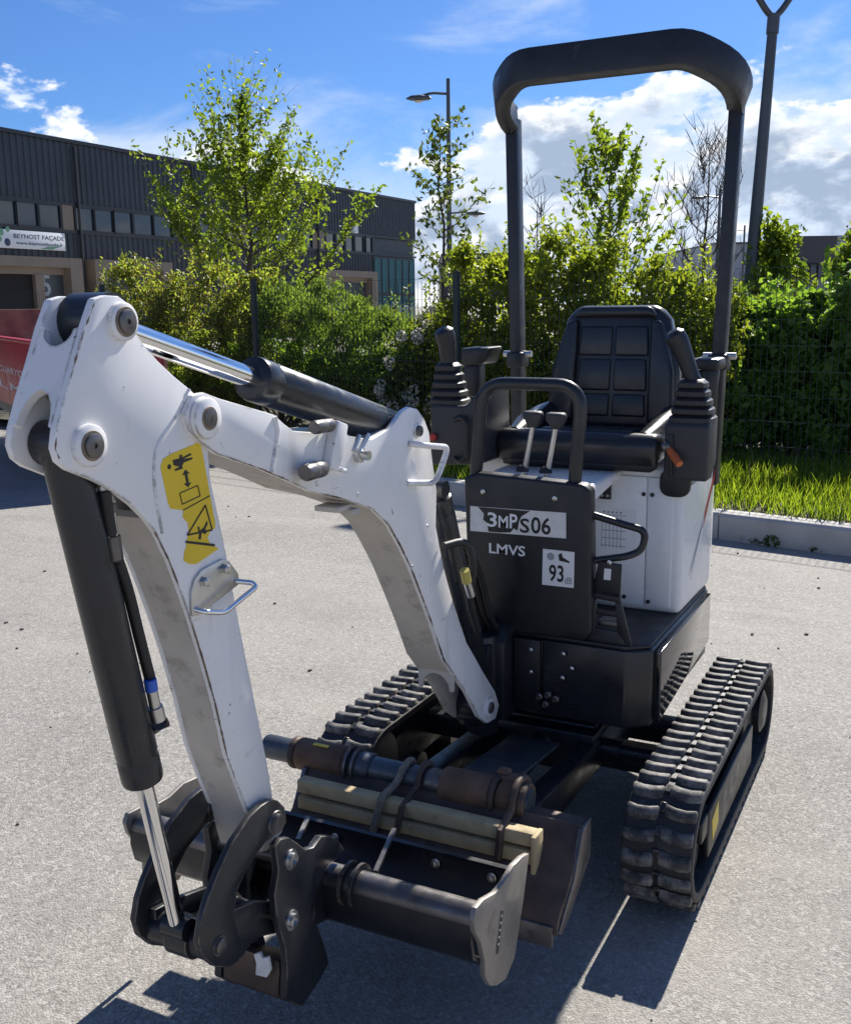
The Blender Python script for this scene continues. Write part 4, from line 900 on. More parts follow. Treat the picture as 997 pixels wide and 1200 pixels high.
for (u, v, u2, v2) in ((361, 958, 349, 985), (462, 972, 440, 1022)):
    a = PY(u, v, lip.x-0.01); c = PY(u2, v2, ridge.x+0.07); b = MB(); b.bar(a, c, 0.008, 0.010, (1, 0, 0)); b.build('stiffener', m['worn_steel'], bucket)

# ================================================================== pipe lashed to the blade
PYY = -0.90; PZZ = PY(420, 897, PYY).z
px0, px1 = PY(313, 871, PYY).x, PY(622, 948, PYY).x
pipe = empty('steel_pipe', (0, PYY, PZZ))
tag(pipe, 'rusty steel pipe with thick couplings lying along the top of the dozer blade', 'pipe')
def seg(name, x0, x1, r, mt, parent=pipe):
    b = MB(); L = x1-x0; b.lathe([(r*0.93, 0), (r, 0.004), (r, L-0.004), (r*0.93, L)], (x0, 0, 0), (1, 0, 0), 24); return b.build(name, m[mt], parent)
U = lambda u: PY(u, 868 + (u-300)*0.248, PYY).x
seg('tube', px0, px1, 0.032, 'blue_grey_steel')
seg('ring', U(345), U(352), 0.042, 'rust_dark'); seg('sleeve', U(353), U(407), 0.042, 'rusty'); seg('ring', U(408), U(414), 0.044, 'rust_dark'); seg('collar', U(414), U(438), 0.038, 'blue_grey_steel')
seg('neck', U(500), U(520), 0.034, 'worn_steel'); seg('sleeve', U(521), U(578), 0.045, 'rusty'); seg('ring', U(579), U(585), 0.048, 'rust_dark'); seg('collar', U(586), U(606), 0.039, 'rusty'); seg('end_cap', U(607), U(620), 0.046, 'rust_dark')
b = MB(); b.box((U(590), 0.03, 0.028), (0.05, 0.04, 0.03)); b.box((U(583), 0.04, 0.045), (0.03, 0.03, 0.014)); b.build('clamp', m['rusty'], pipe, 0.005)
b = MB(); b.box((U(380), -0.012, 0.0405), (0.045, 0.012, 0.003)); b.build('paint_mark', m['yellow_sticker'], pipe, 0.001)
# steel hooks that hang the pipe on the boards, welded to it
def hook(u, r, rp, dx, zlow):
    x = U(u); pr = [(rp*math.cos(R(a)), rp*math.sin(R(a))) for a in range(20, 181, 20)] + [(LY-PYY-0.024, zt-PZZ-0.005), (LY-PYY-0.026, zt-PZZ-zlow)]
    b = MB(); b.tube([Vector((x + dx*max(0, -z_)/0.08, y_, z_)) for y_, z_ in pr], [r*1.25]*4 + [r]*(len(pr)-4), 10); b.build('hook', m['rust_dark'], pipe)
hook(498, 0.0075, 0.040, -0.018, 0.070); hook(609, 0.0095, 0.052, -0.006, 0.074)
for k in (0, 1): seg('wire_turn', U(411+k*8), U(411+k*8)+0.008, 0.049, 'worn_steel')
# rope: one closed loop over the pipe and down in front of the boards, three strands laid round each other
def rope(u, r, label, x_shift):
    x = U(u); big = 0.040
    pr = [(PYY + big*math.cos(R(a)), PZZ + big*math.sin(R(a))) for a in range(-20, 181, 20)] + [(LY-0.019-r, zt+0.010), (LY-0.021-r, zt-0.040), (LY-0.021-r, zt-0.080), (LY-0.005, zt-0.092), (LY+0.02, zt-0.085), (PYY, PZZ-0.045)]
    P_ = [Vector((x + x_shift*(PZZ+0.03 - z_)/0.08, y_, z_)) for y_, z_ in pr]; dense = []
    for i_ in range(len(P_)):
        a_, b_ = P_[i_], P_[(i_+1) % len(P_)]; kk = max(1, int((b_-a_).length/0.004)); dense += [a_.lerp(b_, j/kk) for j in range(kk)]
    for _ in range(6): dense = [(dense[i_-1] + dense[i_]*2 + dense[(i_+1) % len(dense)])/4 for i_ in range(len(dense))]
    out = MB(); nd = len(dense); turns = 16
    for k in range(3):
        pts = []
        for i_, p in enumerate(dense):
            t = (dense[(i_+1) % nd] - dense[i_-1]).normalized(); bx_ = Vector((1, 0, 0)); bx_ = (bx_ - t*bx_.dot(t)).normalized(); nn_ = t.cross(bx_); ph = 2*math.pi*(k/3 + turns*i_/nd)
            pts.append(p + (bx_*math.cos(ph) + nn_*math.sin(ph))*r*0.5)
        out.tube(pts, r*0.55, 6, closed=True)
    o = out.build('rope', m['rope_fibre']); tag(o, label, 'rope'); return o
rope(478, 0.0095, 'twisted rope looped round the bare grey middle of the rusty pipe', -0.022)
# ================================================================== setting
def node_mat(name, fn):
    mm = bpy.data.materials.new(name); mm.use_nodes = True; nt = mm.node_tree; fn(nt, nt.nodes, nt.links, nt.nodes['Principled BSDF']); MAT[name] = mm; return mm
def _asphalt(nt, N, L, b):
    g = N.new('ShaderNodeNewGeometry'); pos = g.outputs['Position']
    def noise(sc, det, rg=0.55):
        n = N.new('ShaderNodeTexNoise'); n.inputs['Scale'].default_value = sc; n.inputs['Detail'].default_value = det; n.inputs['Roughness'].default_value = rg; L.new(pos, n.inputs['Vector']); return n.outputs[0]
    def rng(v, a, b_, c, d):
        n = N.new('ShaderNodeMapRange'); L.new(v, n.inputs[0])
        for i, x in enumerate((a, b_, c, d)): n.inputs[i+1].default_value = x
        return n.outputs[0]
    def mix(f, a, c, mode='MIX'):
        n = N.new('ShaderNodeMix'); n.data_type = 'RGBA'; n.blend_type = mode
        if isinstance(f, float): n.inputs[0].default_value = f
        else: L.new(f, n.inputs[0])
        for sk, v in ((n.inputs[6], a), (n.inputs[7], c)):
            if isinstance(v, tuple): sk.default_value = (*v, 1)
            else: L.new(v, sk)
        return n.outputs[2]
    vor = N.new('ShaderNodeTexVoronoi'); vor.inputs['Scale'].default_value = 185; L.new(pos, vor.inputs['Vector'])
    v2 = N.new('ShaderNodeTexVoronoi'); v2.inputs['Scale'].default_value = 88; L.new(pos, v2.inputs['Vector'])
    sepc = N.new('ShaderNodeSeparateColor'); L.new(vor.outputs['Color'], sepc.inputs[0])
    sep2 = N.new('ShaderNodeSeparateColor'); L.new(v2.outputs['Color'], sep2.inputs[0])
    # aggregate: every stone its own tone, dark binder in the joints
    stone = mix(sepc.outputs[0], (0.205, 0.195, 0.180), (0.360, 0.342, 0.312))
    stone = mix(rng(sep2.outputs[1], 0.80, 0.86, 0, 0.65), stone, (0.46, 0.44, 0.41))
    stone = mix(rng(sep2.outputs[0], 0.90, 0.94, 0, 0.55), stone, (0.10, 0.094, 0.086))
    c = mix(rng(vor.outputs['Distance'], 0.42, 0.85, 0, 0.75), stone, (0.135, 0.126, 0.115))
    # broad patches, worn lanes and faint stains
    c = mix(rng(noise(0.45, 5), 0.36, 0.64, 0, 0.60), c, mix(0.5, c, (0.40, 0.372, 0.325)))
    c = mix(rng(noise(1.3, 7, 0.70), 0.50, 0.70, 0, 0.36), c, (0.150, 0.141, 0.130))
    mp_ = N.new('ShaderNodeMapping'); L.new(pos, mp_.inputs[0]); mp_.inputs['Rotation'].default_value = (0, 0, R(24)); mp_.inputs['Scale'].default_value = (0.5, 3.2, 1)
    ln_ = N.new('ShaderNodeTexNoise'); ln_.inputs['Scale'].default_value = 1.1; ln_.inputs['Detail'].default_value = 7; ln_.inputs['Roughness'].default_value = 0.62; L.new(mp_.outputs[0], ln_.inputs['Vector'])
    c = mix(rng(ln_.outputs[0], 0.50, 0.70, 0, 0.42), c, (0.375, 0.350, 0.312))
    c = mix(rng(noise(9, 5, 0.7), 0.66, 0.76, 0, 0.40), c, (0.10, 0.094, 0.088))
    c = mix(rng(noise(26, 3, 0.6), 0.72, 0.77, 0, 0.5), c, (0.07, 0.065, 0.06))
    L.new(c, b.inputs['Base Color']); b.inputs['Roughness'].default_value = 0.86; b.inputs['Specular IOR Level'].default_value = 0.3
    bp_ = N.new('ShaderNodeBump'); bp_.inputs['Strength'].default_value = 0.55; bp_.inputs['Distance'].default_value = 0.003
    ad = N.new('ShaderNodeMath'); ad.operation = 'ADD'; L.new(rng(vor.outputs['Distance'], 0.0, 0.8, 1, 0), ad.inputs[0]); L.new(noise(90, 3), ad.inputs[1])
    L.new(ad.outputs[0], bp_.inputs['Height']); L.new(bp_.outputs[0], b.inputs['Normal'])
node_mat('asphalt', _asphalt)
mat('concrete', (0.40, 0.385, 0.36), 0.85, var=0.12, vscale=5, dirt=(0.16, 0.15, 0.135), dirt_amt=0.34, dscale=6, bump=0.5, bscale=70)
mat('soil', (0.085, 0.070, 0.045), 0.95, var=0.4, vscale=9, bump=0.8, bscale=30, dirt=(0.06, 0.10, 0.03), dirt_amt=0.5, dscale=5)
mat('fence_green', (0.060, 0.074, 0.072), 1.0, 0.0, var=0.1, spec=0.0)
mat('bark', (0.085, 0.068, 0.052), 0.9, var=0.3, vscale=20, bump=0.6, bscale=60)
mat('lamp_grey', (0.085, 0.095, 0.105), 0.45, 0.4, var=0.12, vscale=3)
mat('lamp_lens', (0.55, 0.53, 0.48), 0.3)
def leafmat(name, c1, c2, trans=0.42, tcol=None, rough=0.45):
    def fn(nt, N, L, b):
        g = N.new('ShaderNodeNewGeometry'); mx = N.new('ShaderNodeMix'); mx.data_type = 'RGBA'; L.new(g.outputs['Random Per Island'], mx.inputs[0])
        mx.inputs[6].default_value = (*c1, 1); mx.inputs[7].default_value = (*c2, 1)
        L.new(mx.outputs[2], b.inputs['Base Color']); b.inputs['Roughness'].default_value = rough; b.inputs['Specular IOR Level'].default_value = 0.35
        tr = N.new('ShaderNodeBsdfTranslucent'); ml = N.new('ShaderNodeMix'); ml.data_type = 'RGBA'; ml.blend_type = 'MULTIPLY'; ml.inputs[0].default_value = 1
        L.new(mx.outputs[2], ml.inputs[6]); ml.inputs[7].default_value = (*(tcol or (1.9, 1.9, 0.7)), 1); L.new(ml.outputs[2], tr.inputs['Color'])
        ms = N.new('ShaderNodeMixShader'); ms.inputs[0].default_value = trans; L.new(b.outputs[0], ms.inputs[1]); L.new(tr.outputs[0], ms.inputs[2])
        L.new(ms.outputs[0], N['Material Output'].inputs[0])
    return node_mat(name, fn)
leafmat('leaf_olive', (0.100, 0.145, 0.030), (0.250, 0.275, 0.072), 0.62)
leafmat('leaf_willow', (0.070, 0.125, 0.030), (0.165, 0.215, 0.066), 0.58)
leafmat('leaf_yellow', (0.105, 0.150, 0.022), (0.240, 0.270, 0.044), 0.58)
leafmat('leaf_dark', (0.085, 0.165, 0.032), (0.185, 0.275, 0.062), 0.60)
leafmat('leaf_tree', (0.085, 0.140, 0.020), (0.200, 0.250, 0.044), 0.55)
leafmat('leaf_slim', (0.055, 0.085, 0.025), (0.110, 0.140, 0.045))
leafmat('leaf_bronze', (0.110, 0.085, 0.030), (0.160, 0.150, 0.050))
leafmat('blossom', (0.60, 0.60, 0.50), (0.75, 0.74, 0.66), 0.3, (1, 1, 1))
leafmat('grass_blade', (0.110, 0.180, 0.020), (0.240, 0.300, 0.050), 0.55)
leafmat('dry_grass', (0.26, 0.22, 0.11), (0.38, 0.33, 0.19), 0.3, (1.2, 1.1, 0.8))

# ground
g = MB(); g._add([(-900, -300, 0), (900, -300, 0), (900, 900, 0), (-900, 900, 0)], [(0, 1, 2, 3)]); ground = g.build('asphalt', MAT['asphalt']); tag(ground, kind='structure')
# frame along the kerb: s runs to the left, off away from the camera
KP, KD, KN = Vector((-0.27, 3.81, 0)), Vector((-0.983, 0.184, 0)).normalized(), Vector((0.184, 0.983, 0)).normalized()
def LP(s, off, z=0.0): return KP + KD*s + KN*off + Vector((0, 0, z))
def s_at(u, off):
    """place along the kerb line seen in image column u"""
    d = ray(u, 355); o = KP + KN*off - CAM
    # solve CAM + d t = KP + KN off + KD s   (ground plan)
    det = d.x*(-KD.y) - d.y*(-KD.x); t = (o.x*(-KD.y) - o.y*(-KD.x))/det; return (d.x*o.y - d.y*o.x)/det
KA = math.atan2(-KD.y, -KD.x)          # heading of the kerb, to the right
# kerb stones
kerb = empty('kerb', (0, 0, 0)); tag(kerb, kind='structure')
S0, S1 = -7.0, 4.0
b = MB(); b.prism([(0.0, -0.03), (0.0, 0.155), (0.022, 0.178), (0.16, 0.178), (0.16, -0.03)], 0.004, 0.996); ks = b.build('kerb_stone', MAT['concrete'], kerb, 0.006, 2)
k = 0; s = S0
while s < S1:
    o = ks if k == 0 else link('kerb_stone', ks.data, None, kerb)
    o.location = LP(s + 1.0, 0, random.uniform(-0.003, 0.003)); o.rotation_euler = (0, 0, KA + random.uniform(-0.003, 0.003)); s += 1.0; k += 1
# verge
vg = MB(); q = [LP(-9, 0.14, 0.155), LP(S1, 0.14, 0.155), LP(S1, 1.0, 0.155), LP(14, 1.05, 0.10), LP(14, 9.5, 0.15), LP(-9, 9.5, 0.15)]
vg._add(q, [tuple(range(6))[::-1]]); verge = vg.build('verge', MAT['soil']); tag(verge, kind='structure')

rng = np.random.default_rng(11)
def leaves_mesh(name, C, D, Nn, Ln, Wd, mats, fold=0.25):
    """one folded leaf per row: centre, pointing direction, face normal, length, width"""
    n = len(C); D = D/np.linalg.norm(D, axis=1, keepdims=True)
    S = np.cross(D, Nn); S /= (np.linalg.norm(S, axis=1, keepdims=True)+1e-9); Up = np.cross(S, D)
    Ln = Ln[:, None]; Wd = Wd[:, None]
    base = C - D*Ln*0.5; tipv = C + D*Ln*0.5 - Up*Ln*0.12; l_ = C - S*Wd*0.5 + Up*Wd*fold - D*Ln*0.05; r_ = C + S*Wd*0.5 + Up*Wd*fold - D*Ln*0.05
    V_ = np.stack([base, r_, tipv, l_], 1).reshape(-1, 3)
    me = bpy.data.meshes.new(name); me.vertices.add(n*4); me.vertices.foreach_set('co', V_.ravel())
    idx = np.arange(n)[:, None]*4; F = np.concatenate([idx, idx+1, idx+2, idx, idx+2, idx+3], 1).reshape(-1)
    me.loops.add(n*6); me.loops.foreach_set('vertex_index', F); me.polygons.add(n*2)
    me.polygons.foreach_set('loop_start', np.arange(0, n*6, 3)); me.polygons.foreach_set('loop_total', np.full(n*2, 3))
    me.update(calc_edges=True)
    for mt in mats: me.materials.append(mt)
    return me
def unit(n): v = rng.normal(size=(n, 3)); return v/np.linalg.norm(v, axis=1, keepdims=True)
# grass on the verge: uncountable
def grass():
    n = 46000
    s = rng.uniform(-5.5, 3.9, n); off = 0.15 + rng.random(n)**0.85*2.2
    den = 0.5 + 0.5*np.sin(s*3.1+off*4)*np.sin(s*1.3); keep = rng.random(n) < 0.45 + 0.55*den; s, off = s[keep], off[keep]; n = len(s)
    base = np.array([KP.x, KP.y, 0]) + np.outer(s, np.array(KD)) + np.outer(off, np.array(KN)); base[:, 2] = 0.153
    h = rng.uniform(0.06, 0.17, n)*(0.75+0.5*rng.random(n)); d = unit(n)*0.45; d[:, 2] = 1.0
    return base, h, d
bs, h, d = grass()
dd = d/np.linalg.norm(d, axis=1, keepdims=True)
me = leaves_mesh('grass', bs + dd*(h*0.48)[:, None], d, unit(len(h)), h, np.full(len(h), 0.008), [MAT['grass_blade']])
go = link('grass', me); tag(go, 'bright green grass growing on the verge behind the kerb', 'grass', kind='stuff')
n = 130
s = rng.uniform(-5, 3.5, n); off = rng.uniform(0.9, 2.0, n); base = np.array([KP.x, KP.y, 0.155]) + np.outer(s, np.array(KD)) + np.outer(off, np.array(KN)); base[:, 2] = 0.155
h = rng.uniform(0.14, 0.32, n); d = unit(n)*0.25; d[:, 2] = 1
dd = d/np.linalg.norm(d, axis=1, keepdims=True)
me = leaves_mesh('dry_stalks', base + dd*(h*0.48)[:, None], d, unit(n), h, np.full(n, 0.006), [MAT['dry_grass']])
tag(link('dry_grass', me), 'pale dry grass stalks standing along the foot of the fence', 'grass', kind='stuff')
# loose stones and crumbs on the asphalt
b = MB()
for k in range(260):
    x, y = random.uniform(-6, 4), random.uniform(-2.0, 3.7); r_ = random.choice((0.004, 0.005, 0.006, 0.008, 0.011)); a = random.random()*6
    rot = Matrix.Rotation(a, 3, 'Z'); b.box((x, y, r_*0.35), (r_*1.6, r_*1.1, r_*0.8), rot)
mat('stone_crumb', (0.15, 0.13, 0.11), 0.9, var=0.5, vscale=2)
tag(b.build('loose_gravel', MAT['stone_crumb'], None, 0.0015, 1), 'dark crumbs of gravel scattered over the asphalt', 'gravel', kind='stuff')

# small weeds rooted in the joint at the kerb foot
for i_, (u, v) in enumerate(((905, 640), (888, 637), (958, 646))):
    p = PZ(u, v, 0); n = 60; C = unit(n)*np.array([0.05, 0.025, 0.03]) + np.array([0, 0, 0.035]); C[:, 2] = np.abs(C[:, 2]); D = unit(n); D[:, 2] = np.abs(D[:, 2]) + 0.4
    o = link('weed_tuft', leaves_mesh('weed_tuft', C, D, unit(n), np.full(n, 0.045), np.full(n, 0.014), [MAT['leaf_slim']])); o.location = p - KN*0.015; o.scale = (1, 1, (1.0, 0.6, 0.5)[i_])
    tag(o, ('largest dark weed growing from the joint at the kerb foot', 'low weed at the kerb foot beside the largest weed', 'tiny flat weed at the kerb foot away from the others')[i_], 'weed', 'weeds along the kerb foot')
# ---------------------------------------------------------------- wire mesh fence
FOFF, FH = 1.75, 1.66
fence = empty('wire_fence', LP(0, FOFF, 0)); tag(fence, 'grey welded wire mesh fence on posts in front of the hedge', 'fence')
sa, sb = s_at(298, FOFF), s_at(535, FOFF); sp_ = sa - sb
step = sp_/max(1, round(sp_/2.5)); posts = [sb + step*k for k in range(-4, 5)]
b = MB(); b.box((0, 0, FH/2+0.02), (0.055, 0.055, FH+0.04)); b.box((0, 0, FH+0.045), (0.062, 0.062, 0.012)); pm = b.build('post', MAT['fence_green'], fence, 0.004)
def place_f(o, s, z=0.15): o.location = LP(s, FOFF, z) - fence.location; o.rotation_euler = (0, 0, KA)
for i, s in enumerate([q for k_, q in enumerate(posts) if k_ not in (2, 3)]):
    o = pm if i == 0 else link('post', pm.data, None, fence); place_f(o, s)
b = MB(); hw = step
for k in range(int(hw/0.05)): x = 0.03 + 0.05*k; b.box((x, 0.0, FH/2), (0.0032, 0.0032, FH-0.06))
for zz in np.arange(0.05, FH, 0.20):
    for dy in (-0.006, 0.006): b.box((hw/2, dy, zz), (hw-0.05, 0.0030, 0.0030))
pn = b.build('mesh_panel', MAT['fence_green'], fence)
for i, s in enumerate(posts[1:]):
    o = pn if i == 0 else link('mesh_panel', pn.data, None, fence); place_f(o, s)

# ---------------------------------------------------------------- hedge shrubs
def shrub(name, s, off, w, dpt, hgt, nleaf, ll, lw, matn, label, group, clumps=70, upright=0.3, seed=1, flowers=0, z0=0.15, bronze=0.0):
    global rng
    rng = np.random.default_rng(seed)
    root = empty(name, LP(s, off, z0)); root.rotation_euler = (0, 0, KA); tag(root, label, 'shrub', group)
    # clump centres through the volume, biased to the outside
    u = unit(clumps*3); u = u[u[:, 2] > -0.75][:clumps]; rad = rng.uniform(0.55, 1.0, len(u))**0.6
    cc = u*rad[:, None]*np.array([w/2, dpt/2, hgt/2]); 
    cc[:, 2] += hgt/2; cc[:, 2] *= 1 + 0.12*np.sin(cc[:, 0]*5+seed)
    cr = rng.uniform(0.10, 0.24, len(u))*min(1.0, w)
    ci = rng.integers(0, len(u), nleaf); off_ = unit(nleaf)*(rng.random(nleaf)**0.5)[:, None]*cr[ci][:, None]
    C = cc[ci] + off_*np.array([1, 1, 0.85]); C[:, 2] = np.maximum(C[:, 2], 0.03)
    outw = C - np.array([0, 0, hgt*0.42]); outw /= np.linalg.norm(outw, axis=1, keepdims=True)+1e-6
    D = unit(nleaf)*0.8 + outw*0.5; D[:, 2] += upright
    Nn = unit(nleaf)*0.8 + outw*0.7; Nn[:, 2] += 0.5
    L_ = rng.uniform(0.7, 1.25, nleaf)*ll; W_ = L_*lw/ll
    def put_foliage(C, D, Nn, L_, W_, nleaf):
        me = leaves_mesh('foliage', C, D, Nn, L_, W_, [MAT[matn]] + ([MAT['leaf_bronze']] if bronze else []))
        if bronze:
            mi = np.repeat((rng.random(nleaf) < bronze) & (C[:, 2] > hgt*0.55), 2).astype(np.int32); me.polygons.foreach_set('material_index', mi)
        link('foliage', me, None, root)
    b = MB()
    for k in range(9):
        t = cc[rng.integers(0, len(cc))]; a = rng.uniform(-0.12, 0.12, 2)
        mid = Vector((t[0]*0.4+a[0], t[1]*0.4+a[1], t[2]*0.55)); b.tube(rounded([(a[0], a[1], 0), mid, tuple(t)], 0.3, 4), [0.016]*2+[0.012]*2+[0.008]*2+[0.004], 5)
    # upright shoots breaking the outline
    b.build('stems', MAT['bark'], root)
    ns = 26; tips = []; TD = []
    for k in range(ns):
        a = rng.uniform(-w/2, w/2); bb = rng.uniform(-dpt/2, dpt/2)*0.8; zt_ = hgt*math.sqrt(max(0.05, 1-(a/(w/2))**2*0.8))*rng.uniform(0.86, 1.0); ln = rng.uniform(0.12, 0.34)
        for j in range(int(ln/0.022)): tips.append((a + rng.normal()*0.018, bb + rng.normal()*0.018, zt_ + j*0.024)); v = unit(1)[0]; v[2] += 0.7; TD.append(v)
    tips = np.array(tips); TD = np.array(TD); nn = len(tips)
    C = np.concatenate([C, tips]); D = np.concatenate([D, TD]); Nn = np.concatenate([Nn, unit(nn)]); L_ = np.concatenate([L_, rng.uniform(0.6, 1.0, nn)*ll]); W_ = np.concatenate([W_, np.full(nn, lw*0.8)]); nleaf = len(C)
    put_foliage(C, D, Nn, L_, W_, nleaf)
    if flowers:
        fc = cc[rng.integers(0, len(cc), flowers)]; fc = fc*np.array([1.08, 1, 1]); fc[:, 1] = -np.abs(fc[:, 1])*1.1 - 0.16
        k = 34; C = np.repeat(fc, k, 0) + unit(flowers*k)*0.055; C[:, 2] = np.maximum(C[:, 2], 0.1)
        me = leaves_mesh('blossom', C, unit(len(C)), unit(len(C)), np.full(len(C), 0.028), np.full(len(C), 0.026), [MAT['blossom']]); link('blossom', me, None, root)
    return root
def hgt_at(u, vtop, off):
    s = s_at(u, off); P = LP(s, off); dpth = (P - CAM).dot(Vector((_fw.x, _fw.y, 0)).normalized())
    r_ = ray(u, vtop); t = dpth/r_.dot(Vector((_fw.x, _fw.y, 0)).normalized()); return s, CAM.z + r_.z*t - 0.15
HO = 2.55
LAB = {'o': 'bushy olive-green shrub with bronze young tips behind the mesh fence', 'w': 'grey-green fine-leaved shrub between fence posts behind excavator boom', 'y': 'yellow-green sunlit shrub in the row behind the roll bar', 'd': 'dark green broad-leaved bush above grassy verge and kerb'}
SL = {3: 'olive-green shrub with bronze tips next to the red trailer', 5: 'tall olive-green shrub with bronze tips at the foot of the young tree', 6: 'narrow olive-green shrub directly behind a grey fence post', 8: 'fine-leaved grey-green shrub next to the narrow olive shrub', 9: 'fine-leaved grey-green shrub in front of the hall portal', 10: 'fine-leaved grey-green shrub next to the white-blossom shrub',
      20: 'yellow-green shrub between the fence post and the roll bar post', 21: 'lower yellow-green shrub beside the roll bar post', 22: 'yellow-green shrub behind the seat back', 23: 'tallest yellow-green shrub below the upright sapling', 24: 'yellow-green shrub in front of the bare tree', 30: 'dark broad-leaved bush beside the forked lamp post', 31: 'dark broad-leaved bush below the brown-panelled building', 32: 'dark broad-leaved bush farthest along the kerb from the excavator'}
def hs_(u, v, w, n, ll, lw, mt, key, seed, grp, off=HO, **kw):
    s, h_ = hgt_at(u, v, off)
    return shrub('shrub', s, off, w, kw.pop('dpt', 1.1), h_, n, ll, lw, mt, SL.get(seed, LAB[key]), grp, seed=seed, **kw)
G1, G2, G3, G4 = 'olive shrubs behind the fence', 'fine-leaved shrubs behind the fence', 'yellow-green shrubs behind the roll bar', 'dark bushes by the kerb'
hs_(165, 315, 1.5, 9000, 0.062, 0.034, 'leaf_olive', 'o', 3, G1, clumps=95, bronze=0.35)
hs_(228, 302, 1.5, 9500, 0.062, 0.034, 'leaf_olive', 'o', 5, G1, clumps=95, bronze=0.35)
hs_(285, 322, 1.2, 7000, 0.062, 0.034, 'leaf_olive', 'o', 6, G1, clumps=75, bronze=0.2)
hs_(335, 348, 1.4, 9000, 0.062, 0.020, 'leaf_willow', 'w', 8, G2, clumps=90, upright=0.9)
hs_(395, 342, 1.4, 9000, 0.062, 0.020, 'leaf_willow', 'w', 9, G2, clumps=90, upright=0.9)
hs_(450, 352, 1.2, 8000, 0.062, 0.020, 'leaf_willow', 'w', 10, G2, clumps=80, upright=0.9)
LAB['f'] = 'shrub with round white blossom heads beside a grey fence post'
hs_(507, 352, 0.9, 5500, 0.060, 0.040, 'leaf_slim', 'f', 12, None, clumps=50, flowers=48)
for i, (u, v, w, n) in enumerate(((560, 292, 1.2, 8000), (615, 310, 1.1, 7000), (672, 282, 1.2, 8000), (735, 275, 1.3, 9000), (800, 305, 1.2, 8000))):
    hs_(u, v, w, n, 0.070, 0.036, 'leaf_yellow', 'y', 20+i, G3, clumps=80)
for i, (u, v, w, n) in enumerate(((895, 338, 1.4, 17000), (985, 332, 1.5, 17000), (1075, 330, 1.4, 9000))):
    hs_(u, v, w, n, 0.092, 0.070, 'leaf_dark', 'd', 30+i, G4, off=3.30, clumps=100, upright=0.0)
# low dark growth at the hedge foot so nothing shows under it
LAB['l'] = 'low dark undergrowth along the foot of the fence'
for i, (u, uo) in enumerate(((190, 2.5), (260, 2.5), (330, 2.5), (400, 2.5), (470, 2.5), (580, 2.5), (660, 2.5), (740, 2.5), (820, 2.6), (875, 3.0), (935, 3.0), (1000, 3.0))):
    s = s_at(u, uo); shrub('undergrowth', s, uo, 1.3, 0.8, 0.85, 3000, 0.075, 0.045, 'leaf_dark', LAB['l'], 'undergrowth along the fence', 30, seed=50+i)

